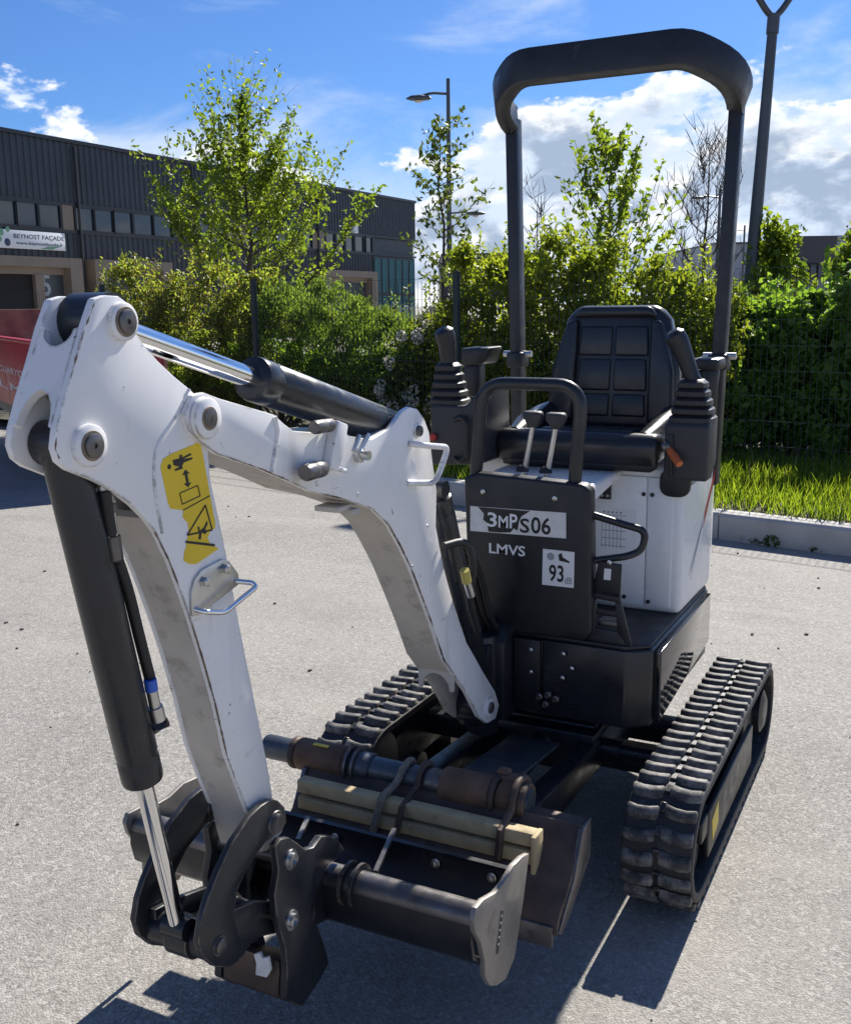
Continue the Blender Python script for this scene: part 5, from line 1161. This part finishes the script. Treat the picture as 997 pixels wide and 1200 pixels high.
# ---------------------------------------------------------------- trees
def tree(name, base, hgt, limbs, nleaf, ll, lw, matn, label, seed, trunk_r=0.05, spread=0.5, first=0.25, shoot=0.9, up=0.6, twigs=5, cluster=0.06, group=None, cat='tree', bare=False, thin=0.0):
    """tapered trunk, ascending limbs, whippy shoots with leaves set along them"""
    r_ = random.Random(seed); nr = np.random.default_rng(seed)
    root = empty(name, base); tag(root, label, cat, group)
    tb = MB(); lb = MB()
    tp_ = [Vector((0, 0, 0))]; 
    for k in range(1, 9): tp_.append(Vector((r_.uniform(-1, 1)*0.012*hgt, r_.uniform(-1, 1)*0.012*hgt, hgt*k/8)))
    tb.tube(tp_, [trunk_r*(1 - 0.94*(k/8)**0.8) for k in range(9)], 10)
    pts = []; dirs = []
    def along(p, q, n, jit):
        for _ in range(n):
            t = r_.random(); pts.append(p.lerp(q, t) + Vector((r_.gauss(0, jit), r_.gauss(0, jit), r_.gauss(0, jit)))); dirs.append((q-p).normalized())
    for k in range(limbs):
        f = first + (0.95-first)*(k+0.5)/limbs; z_ = f*hgt; i = min(7, int(f*8)); p0 = tp_[i].lerp(tp_[i+1], f*8-i)
        az = k*2.4 + r_.uniform(-0.4, 0.4); ln = spread*hgt*(1.08-f)**(1 + 0.5*thin)*r_.uniform(0.75, 1.15) + 0.10*hgt*(1-f)
        upk = up + 0.5*f
        d0 = Vector((math.cos(az), math.sin(az), upk*0.6)).normalized(); d1 = Vector((math.cos(az), math.sin(az), upk*1.9)).normalized()
        p1 = p0 + d0*ln*0.5; p2 = p1 + d1*ln*0.6
        rr0 = trunk_r*(1-0.9*f)*0.5
        lb.tube(rounded([p0, p1, p2], ln*0.3, 4), [rr0*(1-0.85*j/6) for j in range(7)], 6)
        along(p1, p2, 6, cluster)
        for j in range(twigs if not (thin and f > 0.72) else 4):
            t = r_.uniform(0.25, 1.0); q0 = p0.lerp(p1, t*2) if t < 0.5 else p1.lerp(p2, t*2-1)
            a2 = az + r_.uniform(-1.3, 1.3); sl_ = shoot*hgt*0.16*r_.uniform(0.6, 1.25)*(1.1-0.4*f)*(1.35 if thin and f > 0.72 else 1.0)
            dv = Vector((math.cos(a2)*0.7, math.sin(a2)*0.7, r_.uniform(0.5, 1.6)*up*1.6)).normalized(); q1 = q0 + dv*sl_
            lb.tube([q0, q0.lerp(q1, 0.5) + Vector((0, 0, -0.01)), q1], [max(0.004, rr0*0.35), max(0.003, rr0*0.22), 0.002], 4)
            along(q0, q1, max(2, int(nleaf/(limbs*twigs)*(1 + thin*(0.75 - 1.35*f)))), cluster*(1 - 0.55*thin*max(0, f-0.45)))
            if bare:
                for _ in range(4):
                    w0_ = q0.lerp(q1, r_.random()); w1_ = w0_ + Vector((r_.uniform(-1, 1), r_.uniform(-1, 1), r_.uniform(0.5, 1.5))).normalized()*sl_*0.5; lb.tube([w0_, w1_], [0.005, 0.002], 4)
    along(tp_[6], tp_[8], int(nleaf*0.05), cluster*0.6)
    tb.build('trunk', MAT['bark'], root); lb.build('limbs', MAT['bark'], root)
    if not bare:
        C = np.array([tuple(p) for p in pts]); D = np.array([tuple(d_) for d_ in dirs]); n = len(C)
        v = nr.normal(size=(n, 3)); v /= np.linalg.norm(v, axis=1, keepdims=True); D = D*0.4 + v; D[:, 2] -= 0.15
        w = nr.normal(size=(n, 3)); L_ = nr.uniform(0.65, 1.2, n)*ll
        link('crown', leaves_mesh('crown', C, D, w, L_, L_*lw/ll, [MAT[matn]]), None, root)
    return root
def tree_at(u, off, vtop):
    s = s_at(u, off); P = LP(s, off); dv = Vector((_fw.x, _fw.y, 0)).normalized(); dpth = (P-CAM).dot(dv); r_ = ray(u, vtop); t = dpth/r_.dot(dv); return P, CAM.z + r_.z*t
P, h_ = tree_at(294, 8.0, 62)
tree('young_tree', P, h_*0.88, 38, 10500, 0.115, 0.060, 'leaf_tree', 'leafy young tree with whippy upright shoots in front of the dark hall', 4, 0.075, 0.56, 0.24, 1.2, 0.62, 10, 0.065, thin=1.0)
P, h_ = tree_at(517, 7.5, 108)
tree('slender_tree', P, h_*0.93, 20, 620, 0.12, 0.065, 'leaf_slim', 'slender sparse tree with hanging leaves next to the double-headed lamp', 15, 0.055, 0.16, 0.35, 0.8, 0.35, 4, 0.06)
P, h_ = tree_at(715, 4.5, 138)
tree('young_tree', P, h_*0.92, 18, 1500, 0.095, 0.052, 'leaf_tree', 'sapling with upright leaf tufts rising above the shrubs behind the seat', 23, 0.05, 0.34, 0.30, 1.15, 1.0, 5, 0.032)
P, h_ = tree_at(824, 8.0, 165)
tree('bare_tree', P, h_, 20, 10, 0.1, 0.05, 'leaf_slim', 'bare thin-twigged tree standing behind the shrubs by the far lamp', 31, 0.05, 0.22, 0.40, 1.0, 0.9, 5, 0.03, bare=True)
P, h_ = tree_at(628, 6.5, 215)
tree('bare_tree', P, h_, 5, 10, 0.1, 0.05, 'leaf_slim', 'bare twiggy sapling showing just right of the roll bar post', 33, 0.03, 0.20, 0.5, 1.0, 0.9, 3, 0.03, bare=True)
P, h_ = tree_at(905, 7.0, 268)
tree('young_tree', P, h_, 16, 1900, 0.11, 0.065, 'leaf_tree', 'short leafy tree beside the tall forked lamp post', 41, 0.05, 0.26, 0.3, 0.9, 0.6, 6, 0.06)
P, h_ = tree_at(995, 5.0, 285)
tree('young_tree', P, h_, 12, 1200, 0.10, 0.06, 'leaf_tree', 'light green sapling over the dark bush by the brown-panelled building', 43, 0.04, 0.26, 0.3, 0.9, 0.8, 5, 0.06)

# ---------------------------------------------------------------- lamp posts
def depth_pt(u, dpth):
    r_ = ray(u, 355); dv = Vector((_fw.x, _fw.y, 0)).normalized(); t = dpth/r_.dot(dv); p = CAM + r_*t; return Vector((p.x, p.y, 0))
def z_at(u, v, dpth):
    r_ = ray(u, v); dv = Vector((_fw.x, _fw.y, 0)).normalized(); return CAM.z + r_.z*dpth/r_.dot(dv)
RT = Vector((_rt.x, _rt.y, 0)).normalized()
def lamp_head(parent, at, dirv, L=0.75, r=0.16):
    b = MB(); b.lathe([(0.03, 0), (r*0.7, 0.10*L), (r, 0.45*L), (r*0.8, 0.8*L), (0.03, L)], at, dirv, 14)
    me_ = b.build('lamp_head', MAT['lamp_grey'], parent); 
    for v_ in me_.data.vertices: v_.co.z = at.z + (v_.co.z-at.z)*(0.62 if v_.co.z > at.z else 0.38)
    b = MB(); c = at + dirv*L*0.5 - Vector((0, 0, r*0.36)); b.lathe([(r*0.72, 0), (r*0.6, -0.03), (0.02, -0.045)], c, (0, 0, 1), 14); b.build('lens', MAT['lamp_lens'], me_)
D1 = 27.0; base = depth_pt(527, D1)
lp1 = empty('street_lamp', base); tag(lp1, 'thin street lamp with a high arm and a lower second head', 'street lamp')
zt_ = z_at(526, 92, D1)
b = MB(); b.tube([(0, 0, 0), (0, 0, 2), (0, 0, zt_)], [0.085, 0.07, 0.045], 12); b.build('pole', MAT['lamp_grey'], lp1)
za = z_at(526, 110, D1); b = MB(); b.tube(rounded([Vector((0, 0, za)), RT*-0.45 + Vector((0, 0, za+0.03)), RT*-0.75 + Vector((0, 0, za-0.08))], 0.3), 0.032, 8); b.build('bracket_arm', MAT['lamp_grey'], lp1)
lamp_head(lp1, RT*-0.42 + Vector((0, 0, za-0.10)), -RT, 0.62, 0.15)
za = z_at(526, 250, D1); b = MB(); b.tube([Vector((0, 0, za)), RT*0.45 + Vector((0, 0, za+0.03))], 0.022, 8); b.build('bracket_arm', MAT['lamp_grey'], lp1)
lamp_head(lp1, RT*0.42 + Vector((0, 0, za-0.02)), RT, 0.50, 0.11)
D2 = 13.5; base = depth_pt(871, D2)
lp2 = empty('street_lamp', base); tag(lp2, 'thick grey lamp post forking into two arms at the top', 'street lamp')
lean = RT*0.20; z2_ = z_at(897, 22, D2); topv = lean + Vector((0, 0, z2_))
b = MB(); b.tube([(0, 0, 0), tuple(topv*0.5), tuple(topv)], [0.088, 0.078, 0.060], 16); b.build('pole', MAT['lamp_grey'], lp2)
b = MB(); b.cyl(topv*0.965, topv*1.01, 0.075, 16); b.build('collar', MAT['lamp_grey'], lp2)
for sg in (-1, 1):
    b = MB(); e = topv + RT*(sg*0.22) + Vector((0, 0, 0.28)); b.tube(rounded([topv, topv + RT*(sg*0.10) + Vector((0, 0, 0.10)), e, e + RT*(sg*0.9) + Vector((0, 0, 0.75))], 0.1), 0.040, 10); b.build('fork_arm', MAT['lamp_grey'], lp2)
    lamp_head(lp2, e + RT*(sg*0.85) + Vector((0, 0, 0.72)), RT*sg, 0.7, 0.15)
for (u, vt, D3, ln, lab) in ((838, 222, 40.0, 1.0, 'distant slim street lamp seen among the twigs of the bare tree'), (868, 264, 60.0, 1.0, 'farthest small street lamp by the pale end of the right-hand building')):
    base = depth_pt(u, D3); lp3 = empty('street_lamp', base); tag(lp3, lab, 'street lamp')
    zt_ = z_at(u, vt, D3); b = MB(); b.tube([(0, 0, 0), (0, 0, zt_)], [0.09, 0.05], 10); b.build('pole', MAT['lamp_grey'], lp3)
    b = MB(); b.tube([Vector((0, 0, zt_-0.3)), RT*-0.6*ln + Vector((0, 0, zt_-0.22))], 0.03, 8); b.build('bracket_arm', MAT['lamp_grey'], lp3); lamp_head(lp3, RT*-0.5 + Vector((0, 0, zt_-0.30)), -RT, 0.6, 0.12)

# ---------------------------------------------------------------- dark hall on the left
mat('cladding', (0.040, 0.046, 0.056), 0.42, 0.35, var=0.08, vscale=0.8, rvar=0.06)
mat('tan_panel', (0.235, 0.185, 0.135), 0.6, var=0.08, vscale=1.5)
mat('frame_black', (0.016, 0.018, 0.021), 0.4)
mat('door_grey', (0.055, 0.065, 0.072), 0.4, var=0.1)
mat('dark_inside', (0.010, 0.008, 0.008), 0.8)
mat('glass_blue', (0.020, 0.035, 0.055), 0.05, spec=0.5, coat=0.35)
mat('glass_teal', (0.05, 0.15, 0.16), 0.06, spec=0.5, coat=0.4)
mat('sign_white', (0.72, 0.75, 0.76), 0.4)
FX = -29.7
def fyz(u, v): p = PX(u, v, FX); return p.y, p.z
y_end, _ = fyz(486, 290); _, z_roof = fyz(0, 153); Y0 = -14.0
hall = empty('industrial_hall', (FX, (Y0+y_end)/2, 0)); tag(hall, 'long dark grey ribbed industrial hall with window band and tan door portals', 'building')
OFF = Vector(hall.location)
def hpart(b, name, mt, parent=hall, bevel=0.0):
    bmesh.ops.translate(b.bm, verts=b.bm.verts, vec=-OFF); return b.build(name, MAT[mt], parent, bevel)
zw0, zw1 = fyz(0, 264)[1], fyz(0, 232.6)[1]
def ribbed(y0, y1, z0, z1, x, pitch=0.30, dp=0.045):
    b = MB(); line = []; y = y0
    while y < y1:
        for a, q in ((0, 0), (0.5, 0), (0.6, dp), (0.9, dp)): line.append((x + q, min(y + a*pitch, y1)))
        y += pitch
    line.append((x, y1)); n = len(line); vs = [(p[0], p[1], z) for z in (z0, z1) for p in line]
    b._add(vs, [(i, i+1, n+i+1, n+i) for i in range(n-1)]); return b
b = ribbed(Y0, y_end, zw1+0.08, z_roof-0.02, FX); hpart(b, 'upper_cladding', 'cladding')
z_port = fyz(0, 300)[1]
b = ribbed(Y0, fyz(436, 320)[0], 0, zw0-0.08, FX); hpart(b, 'lower_cladding', 'cladding')
b = MB(); b.box((FX-15.1, (Y0+y_end)/2, z_roof/2-0.1), (30, y_end-Y0-0.1, z_roof-0.2)); hpart(b, 'wall', 'cladding')
b = MB(); b.box((FX+0.02, (Y0+y_end)/2, z_roof+0.04), (0.22, y_end-Y0+0.1, 0.14)); b.box((FX-15, y_end+0.0, z_roof+0.04), (30.0, 0.16, 0.14)); hpart(b, 'roof_trim', 'frame_black')
b = MB(); b.box((FX+0.03, (Y0+y_end)/2, zw1+0.05), (0.10, y_end-Y0, 0.10)); b.box((FX+0.03, (Y0+y_end)/2, zw0-0.05), (0.12, y_end-Y0, 0.12)); hpart(b, 'band_frame', 'frame_black')
# window band, bay after bay
win_u = [(-140, -118), (-114, -92), (-88, -66), (-62, -44), (-40, -20), (-17, 17), (19, 42.5), (45, 69), (87, 108), (110, 131), (132, 153), (155.5, 177), (178.5, 199), (200, 217), (231, 244), (246, 261), (290, 303), (305, 318), (322, 334), (336, 348), (352, 363), (380, 390), (392, 401), (403, 412), (414, 424), (427, 434)]
for u0, u1 in win_u:
    ya, yb = fyz(u0, 250)[0], fyz(u1, 250)[0]
    b = MB(); t = 0.06
    _x = FX+0.004; b._add([(_x+dx, y_, z_) for dx in (0, 0.09) for y_, z_ in ((ya-t, zw0), (yb+t, zw0), (yb+t, zw1), (ya-t, zw1), (ya, zw0+t), (yb, zw0+t), (yb, zw1-t), (ya, zw1-t))], [(8+i, 8+(i+1) % 4, 12+(i+1) % 4, 12+i) for i in range(4)] + [(i, (i+1) % 4, 8+(i+1) % 4, 8+i) for i in range(4)] + [(4+i, 4+(i+1) % 4, 12+(i+1) % 4, 12+i) for i in range(4)])
    wf = hpart(b, 'window', 'frame_black'); b = MB(); b.box((FX+0.012, (ya+yb)/2, (zw0+zw1)/2), (0.02, yb-ya, zw1-zw0)); hpart(b, 'pane', 'glass_blue', wf)
for u0, u1 in ((71, 86), (219, 230), (262, 289), (364, 379), (-65.5, -62.5)):
    ya, yb = fyz(u0, 250)[0]+0.05, fyz(u1, 250)[0]-0.05; b = MB(); b.box((FX+0.03, (ya+yb)/2, (zw0+zw1)/2), (0.05, yb-ya, zw1-zw0)); hpart(b, 'tan_infill', 'tan_panel')
# portals
def portal(u0, u1, number=None, v_top=298):
    ya, yb = fyz(u0, 320)[0], fyz(u1, 320)[0]; zt_ = z_port; w = 0.62; dp = 0.55
    root = hall
    b = MB(); b.box((FX+dp/2+0.06, ya+w/2, zt_/2), (dp, w, zt_)); b.box((FX+dp/2+0.06, yb-w/2, zt_/2), (dp, w, zt_)); b.box((FX+dp/2+0.06, (ya+yb)/2, zt_-0.18), (dp-0.01, yb-ya-2*w, 0.36)); pt = hpart(b, 'portal', 'tan_panel', hall)
    b = MB(); b.box((FX+0.20, (ya+yb)/2, zt_-0.49), (0.16, yb-ya-2*w, 0.26)); hpart(b, 'fascia', 'tan_panel', pt)
    return pt, ya, yb, zt_
pt, ya, yb, zt_ = portal(-60, 84)
ym0, ym1 = fyz(35, 330)[0], fyz(45, 330)[0]; ydoor = fyz(73, 330)[0]
b = MB(); b.box((FX+0.22, (ym0+ym1)/2, (zt_-0.62)/2), (0.20, ym1-ym0, zt_-0.62)); hpart(b, 'mullion', 'tan_panel', pt)
b = MB(); b.box((FX+0.13, (ya+0.6+ym0)/2, (zt_-0.62)/2), (0.05, ym0-ya-0.6, zt_-0.62)); hpart(b, 'dark_doorway', 'dark_inside', pt)
b = MB(); b.box((FX+0.15, (ym1+ydoor)/2, (zt_-0.62)/2), (0.06, ydoor-ym1, zt_-0.62)); dr = hpart(b, 'numbered_door', 'door_grey', pt)
mat('ink_pale', (0.36, 0.40, 0.42), 0.5)
o5 = PX(50, 347, FX+0.19); t5 = PX(50, 322, FX+0.19); text('door_number', '5', MAT['ink_pale'], dr, Vector((FX+0.183, o5.y, o5.z)) - OFF, (0, 1, 0), (0, 0, 1), t5.z-o5.z, 0.004, True)
pt2, ya2, yb2, _ = portal(99, 190)
b = MB(); b.box((FX+0.13, (ya2+yb2)/2, (zt_-0.62)/2), (0.05, yb2-ya2-1.3, zt_-0.62)); hpart(b, 'roller_door', 'door_grey', pt2)
pt3, ya3, yb3, _ = portal(370, 432)
b = MB(); b.box((FX+0.13, (ya3+yb3)/2, (zt_-0.62)/2), (0.05, yb3-ya3-1.3, zt_-0.62)); hpart(b, 'roller_door', 'door_grey', pt3)
# fascia sign
sy0, sy1 = fyz(-2, 280)[0]-0.9, fyz(73, 280)[0]; sz0, sz1 = fyz(0, 290.5)[1], fyz(0, 264.5)[1]-0.12
sg = MB(); sg.box((0, 0, 0), (0.06, sy1-sy0, sz1-sz0)); sc = Vector((FX+0.13, (sy0+sy1)/2, (sz0+sz1)/2)); sign = sg.build('shop_sign', MAT['sign_white'], None, 0.01); sign.location = sc
tag(sign, 'white banner sign with company name and web address above numbered door', 'sign')
hgt_ = sz1-sz0; wd = sy1-sy0
def sgt(body, y, z, h, w, mt): return text('lettering', body, MAT[mt], sign, Vector((0.032, y-sc.y, z-sc.z)), (0, 1, 0), (0, 0, 1), h, 0.004, True, w)
yl0, yl1 = fyz(12.5, 278)[0], fyz(71.5, 278)[0]
sgt('BEYNOST FAÇADE', yl0, sz0+hgt_*0.50, hgt_*0.30, yl1-yl0, 'ink_navy')
sgt('www.beynostfacade.fr', fyz(15.5, 286)[0], sz0+hgt_*0.18, hgt_*0.22, fyz(70.5, 286)[0]-fyz(15.5, 286)[0], 'ink_navy')
yl = fyz(5, 278)[0]
for (dy, dz, rr_, mt) in ((-0.25, 0.22, 0.13, 'ink_green'), (0.05, 0.33, 0.10, 'ink_green'), (0.0, -0.12, 0.14, 'ink_navy'), (-0.33, -0.02, 0.10, 'ink_green')):
    b = MB(); b.lathe([(rr_, 0), (rr_*0.9, 0.004)], (0.031, yl-sc.y+dy, dz), (1, 0, 0), 14); b.build('emblem_dot', MAT[mt], sign)
b = MB(); b.prism([(yl0-sc.y+1.2, -hgt_*0.46), (yl0-sc.y+1.6, -hgt_*0.30), (yl0-sc.y+2.3, -hgt_*0.26), (yl0-sc.y+1.9, -hgt_*0.40), (yl0-sc.y+1.8, -hgt_*0.47)], 0.0305, 0.032); b.build('leaf_swash', MAT['ink_green'], sign)
for u_ in (-30, 90, 225, 370):
    yy_ = fyz(u_, 250)[0]; b = MB(); b.cyl((FX+0.14, yy_, 0.1), (FX+0.14, yy_, z_roof-0.15), 0.055, 8); hpart(b, 'downpipe', 'frame_black')
# glazed corner at the far end
gy0, gy1 = fyz(437, 320)[0], y_end - 0.15; gz = fyz(437, 300)[1]
b = MB(); b.box((FX+0.0, (gy0+gy1)/2, gz/2), (0.10, gy1-gy0, gz)); gc_ = hpart(b, 'glazing_frame', 'frame_black')
ng = 6
for k in range(ng):
    a0 = gy0 + (gy1-gy0)*k/ng + 0.12; a1 = gy0 + (gy1-gy0)*(k+1)/ng - 0.12
    for z0_, z1_ in ((0.2, gz*0.48), (gz*0.52, gz-0.12)): b = MB(); b.box((FX+0.065, (a0+a1)/2, (z0_+z1_)/2), (0.03, a1-a0, z1_-z0_)); hpart(b, 'pane', 'glass_teal', gc_)
b = MB(); b.box((FX-1.5, y_end+0.2, z_roof/2-0.2), (0.5, 0.3, 0.5)); hpart(b, 'wall_box', 'frame_black')
p = PX(414, 268, FX+0.05); b = MB(); b.box((FX+0.12, p.y, p.z), (0.2, 0.5, 0.5)); hpart(b, 'floodlight', 'sign_white')

# ---------------------------------------------------------------- building on the right and a low block in the middle
mat('pale_grey', (0.34, 0.36, 0.38), 0.5, var=0.04, vscale=0.3)
mat('dark_grey', (0.060, 0.058, 0.062), 0.5, var=0.05, vscale=0.3)
mat('brown_panel', (0.23, 0.12, 0.075), 0.6)
D4 = 75.0; yaw = YAW
def far_block(name, D, label):
    o = empty(name, depth_pt(930, D)); o.rotation_euler = (0, 0, YAW); tag(o, label, 'building'); return o
fb_ = far_block('office_building', D4, 'distant grey and dark panelled building with glazing above the dark bushes')
def fbox(u0, u1, v0, v1, dep, mt, name, parent=fb_, D=D4, rel=930, fwd=0.0):
    k = D/F_PX*1.02; x0, x1 = (u0-rel)*k, (u1-rel)*k; z0, z1 = z_at((u0+u1)/2, v1, D), z_at((u0+u1)/2, v0, D)
    b = MB(); b.box(((x0+x1)/2, dep/2-fwd, (z0+z1)/2), (x1-x0, dep, z1-z0)); return b.build(name, MAT[mt], parent)
fbox(838, 1100, 284, 352, 20, 'pale_grey', 'wall')
fbox(916, 971, 277, 309, 19, 'dark_grey', 'dark_volume', fwd=0.5)
fbox(971, 1040, 276, 309, 19, 'pale_grey', 'pale_volume', fwd=0.45)
for k in range(7):
    u0 = 905 + k*9; w_ = fbox(u0, u0+8, 309.5, 326, 0.3, 'frame_black', 'window', fwd=0.65); fbox(u0+0.8, u0+7.2, 311, 325, 0.1, 'glass_blue', 'pane', parent=w_, fwd=0.75)
fbox(969, 985, 309.5, 345, 1.0, 'brown_panel', 'brown_panel', fwd=0.7)
fbox(838, 1100, 282.5, 284.5, 20.4, 'dark_grey', 'roof_edge', fwd=0.2)
D5 = 90.0
lb_ = empty('low_building', depth_pt(560, D5)); lb_.rotation_euler = (0, 0, YAW); tag(lb_, 'low dark block glimpsed between shrubs and the roll bar post', 'building')
fbox(520, 640, 298, 356, 20, 'dark_grey', 'wall', lb_, D5, 560); fbox(519, 641, 296.5, 298.5, 20.5, 'frame_black', 'roof_edge', lb_, D5, 560, 0.2)

# ---------------------------------------------------------------- red tipping trailer by the kerb
mat('red_paint', (0.36, 0.020, 0.030), 0.45, var=0.12, vscale=3, dirt=(0.20, 0.10, 0.08), dirt_amt=0.25, dscale=4, rvar=0.1)
mat('rust_inside', (0.30, 0.13, 0.09), 0.8, var=0.3, vscale=5, dirt=(0.45, 0.32, 0.22), dirt_amt=0.5, dscale=4)
mat('tyre', (0.02, 0.02, 0.02), 0.8)
T0 = Vector((-5.95, 3.43, 0)); TAX = Vector((-0.835, 0.550, 0)).normalized(); TL, TWD = 3.6, 1.10
TR_ = math.atan2(-TAX.y, -TAX.x)
tr = empty('tipper_trailer', T0); tr.rotation_euler = (0, 0, TR_); tag(tr, 'red steel tipper trailer with pale lettering on its side, near the fence', 'trailer')
# local x: 0 at the tailgate, negative towards the headboard; y across, z up
z0_, z1_, zb_ = 0.60, 1.26, 1.56
b = MB(); b.box((-TL/2, 0.02, (z0_+z1_)/2), (TL, 0.035, z1_-z0_)); sd = b.build('side_board', MAT['red_paint'], tr, 0.006)
b = MB(); b.box((-TL/2, TWD, (z0_+1.14)/2), (TL, 0.035, 1.14-z0_)); b.build('side_board', MAT['rust_inside'], tr, 0.006)
b = MB(); b.box((-TL/2-0.9, TWD-0.005, (1.145+zb_)/2), (TL-1.8, 0.035, zb_-1.145)); b.build('raised_board', MAT['rust_inside'], tr, 0.006)
b = MB(); b.box((-0.02, TWD/2, (z0_+1.13)/2), (0.035, TWD-0.04, 1.13-z0_)); b.build('tailgate', MAT['red_paint'], tr, 0.006)
b = MB(); b.box((-TL+0.02, TWD/2, (z0_+zb_)/2), (0.035, TWD-0.04, zb_-z0_)); b.build('headboard', MAT['rust_inside'], tr, 0.006)
b = MB(); b.box((-TL/2, TWD/2, z0_+0.02), (TL-0.05, TWD-0.05, 0.04)); b.build('floor', MAT['rust_inside'], tr)
b = MB(); b.box((-TL/2, 0.012, z1_+0.012), (TL+0.02, 0.07, 0.035)); b.build('top_rail', MAT['red_paint'], tr, 0.006)
for x in (-TL+0.1, -0.1): b = MB(); b.box((x, -0.012, (z0_+z1_)/2), (0.05, 0.03, z1_-z0_-0.02)); b.build('rib', MAT['red_paint'], tr, 0.004)
b = MB(); b.box((-TL/2, TWD/2, z0_-0.07), (TL-0.2, TWD-0.4, 0.12)); b.box((-TL/2, 0.06, z0_-0.05), (TL, 0.06, 0.10)); b.build('chassis', MAT['dark_grey'], tr, 0.006)
for x in (-1.35, -2.05):
    for y in (0.12, TWD-0.12):
        b = MB(); b.lathe([(0.12, -0.09), (0.25, -0.09), (0.28, -0.06), (0.28, 0.06), (0.25, 0.09), (0.12, 0.09)], (x, y, 0.28), (0, 1, 0), 28); w_ = b.build('wheel', MAT['tyre'], tr)
        b = MB(); b.lathe([(0.05, -0.10), (0.13, -0.085), (0.15, -0.07), (0.15, 0.07), (0.05, 0.08)], (x, y, 0.28), (0, 1, 0), 20); b.build('rim', MAT['worn_steel'], w_)
    b = MB(); b.cyl((x, 0.2, 0.28), (x, TWD-0.2, 0.28), 0.04, 12); b.build('axle', MAT['dark_grey'], tr)
b = MB(); b.bar((-TL+0.1, TWD/2, z0_-0.1), (-TL-0.9, TWD/2, 0.42), 0.08, 0.08); b.build('drawbar', MAT['dark_grey'], tr, 0.006)
mat('ink_pink', (0.62, 0.50, 0.48), 0.5)
xq = -0.62
inv = (Matrix.Translation(T0) @ Matrix.Rotation(TR_, 4, 'Z')).inverted(); TN = Vector((TAX.y, -TAX.x, 0))
def on_side(u, v):
    """place on the near board seen at pixel u, v"""
    d_ = ray(u, v); t = (T0 - CAM).dot(TN)/d_.dot(TN); return inv @ (CAM + d_*t)
for body, u, v, hh, ww in (('CUARYO', 0, 434, 7, 27), ('L.M', 1, 452, 8, 24)):
    a = on_side(u, v); c = on_side(u, v-hh); e = on_side(u+ww, v+ww*0.12); text('lettering', body, MAT['ink_pink'], sd, (a.x, 0.001, a.z), (1, 0, 0), (0, 0, 1), c.z-a.z, 0.003, True, e.x-a.x)
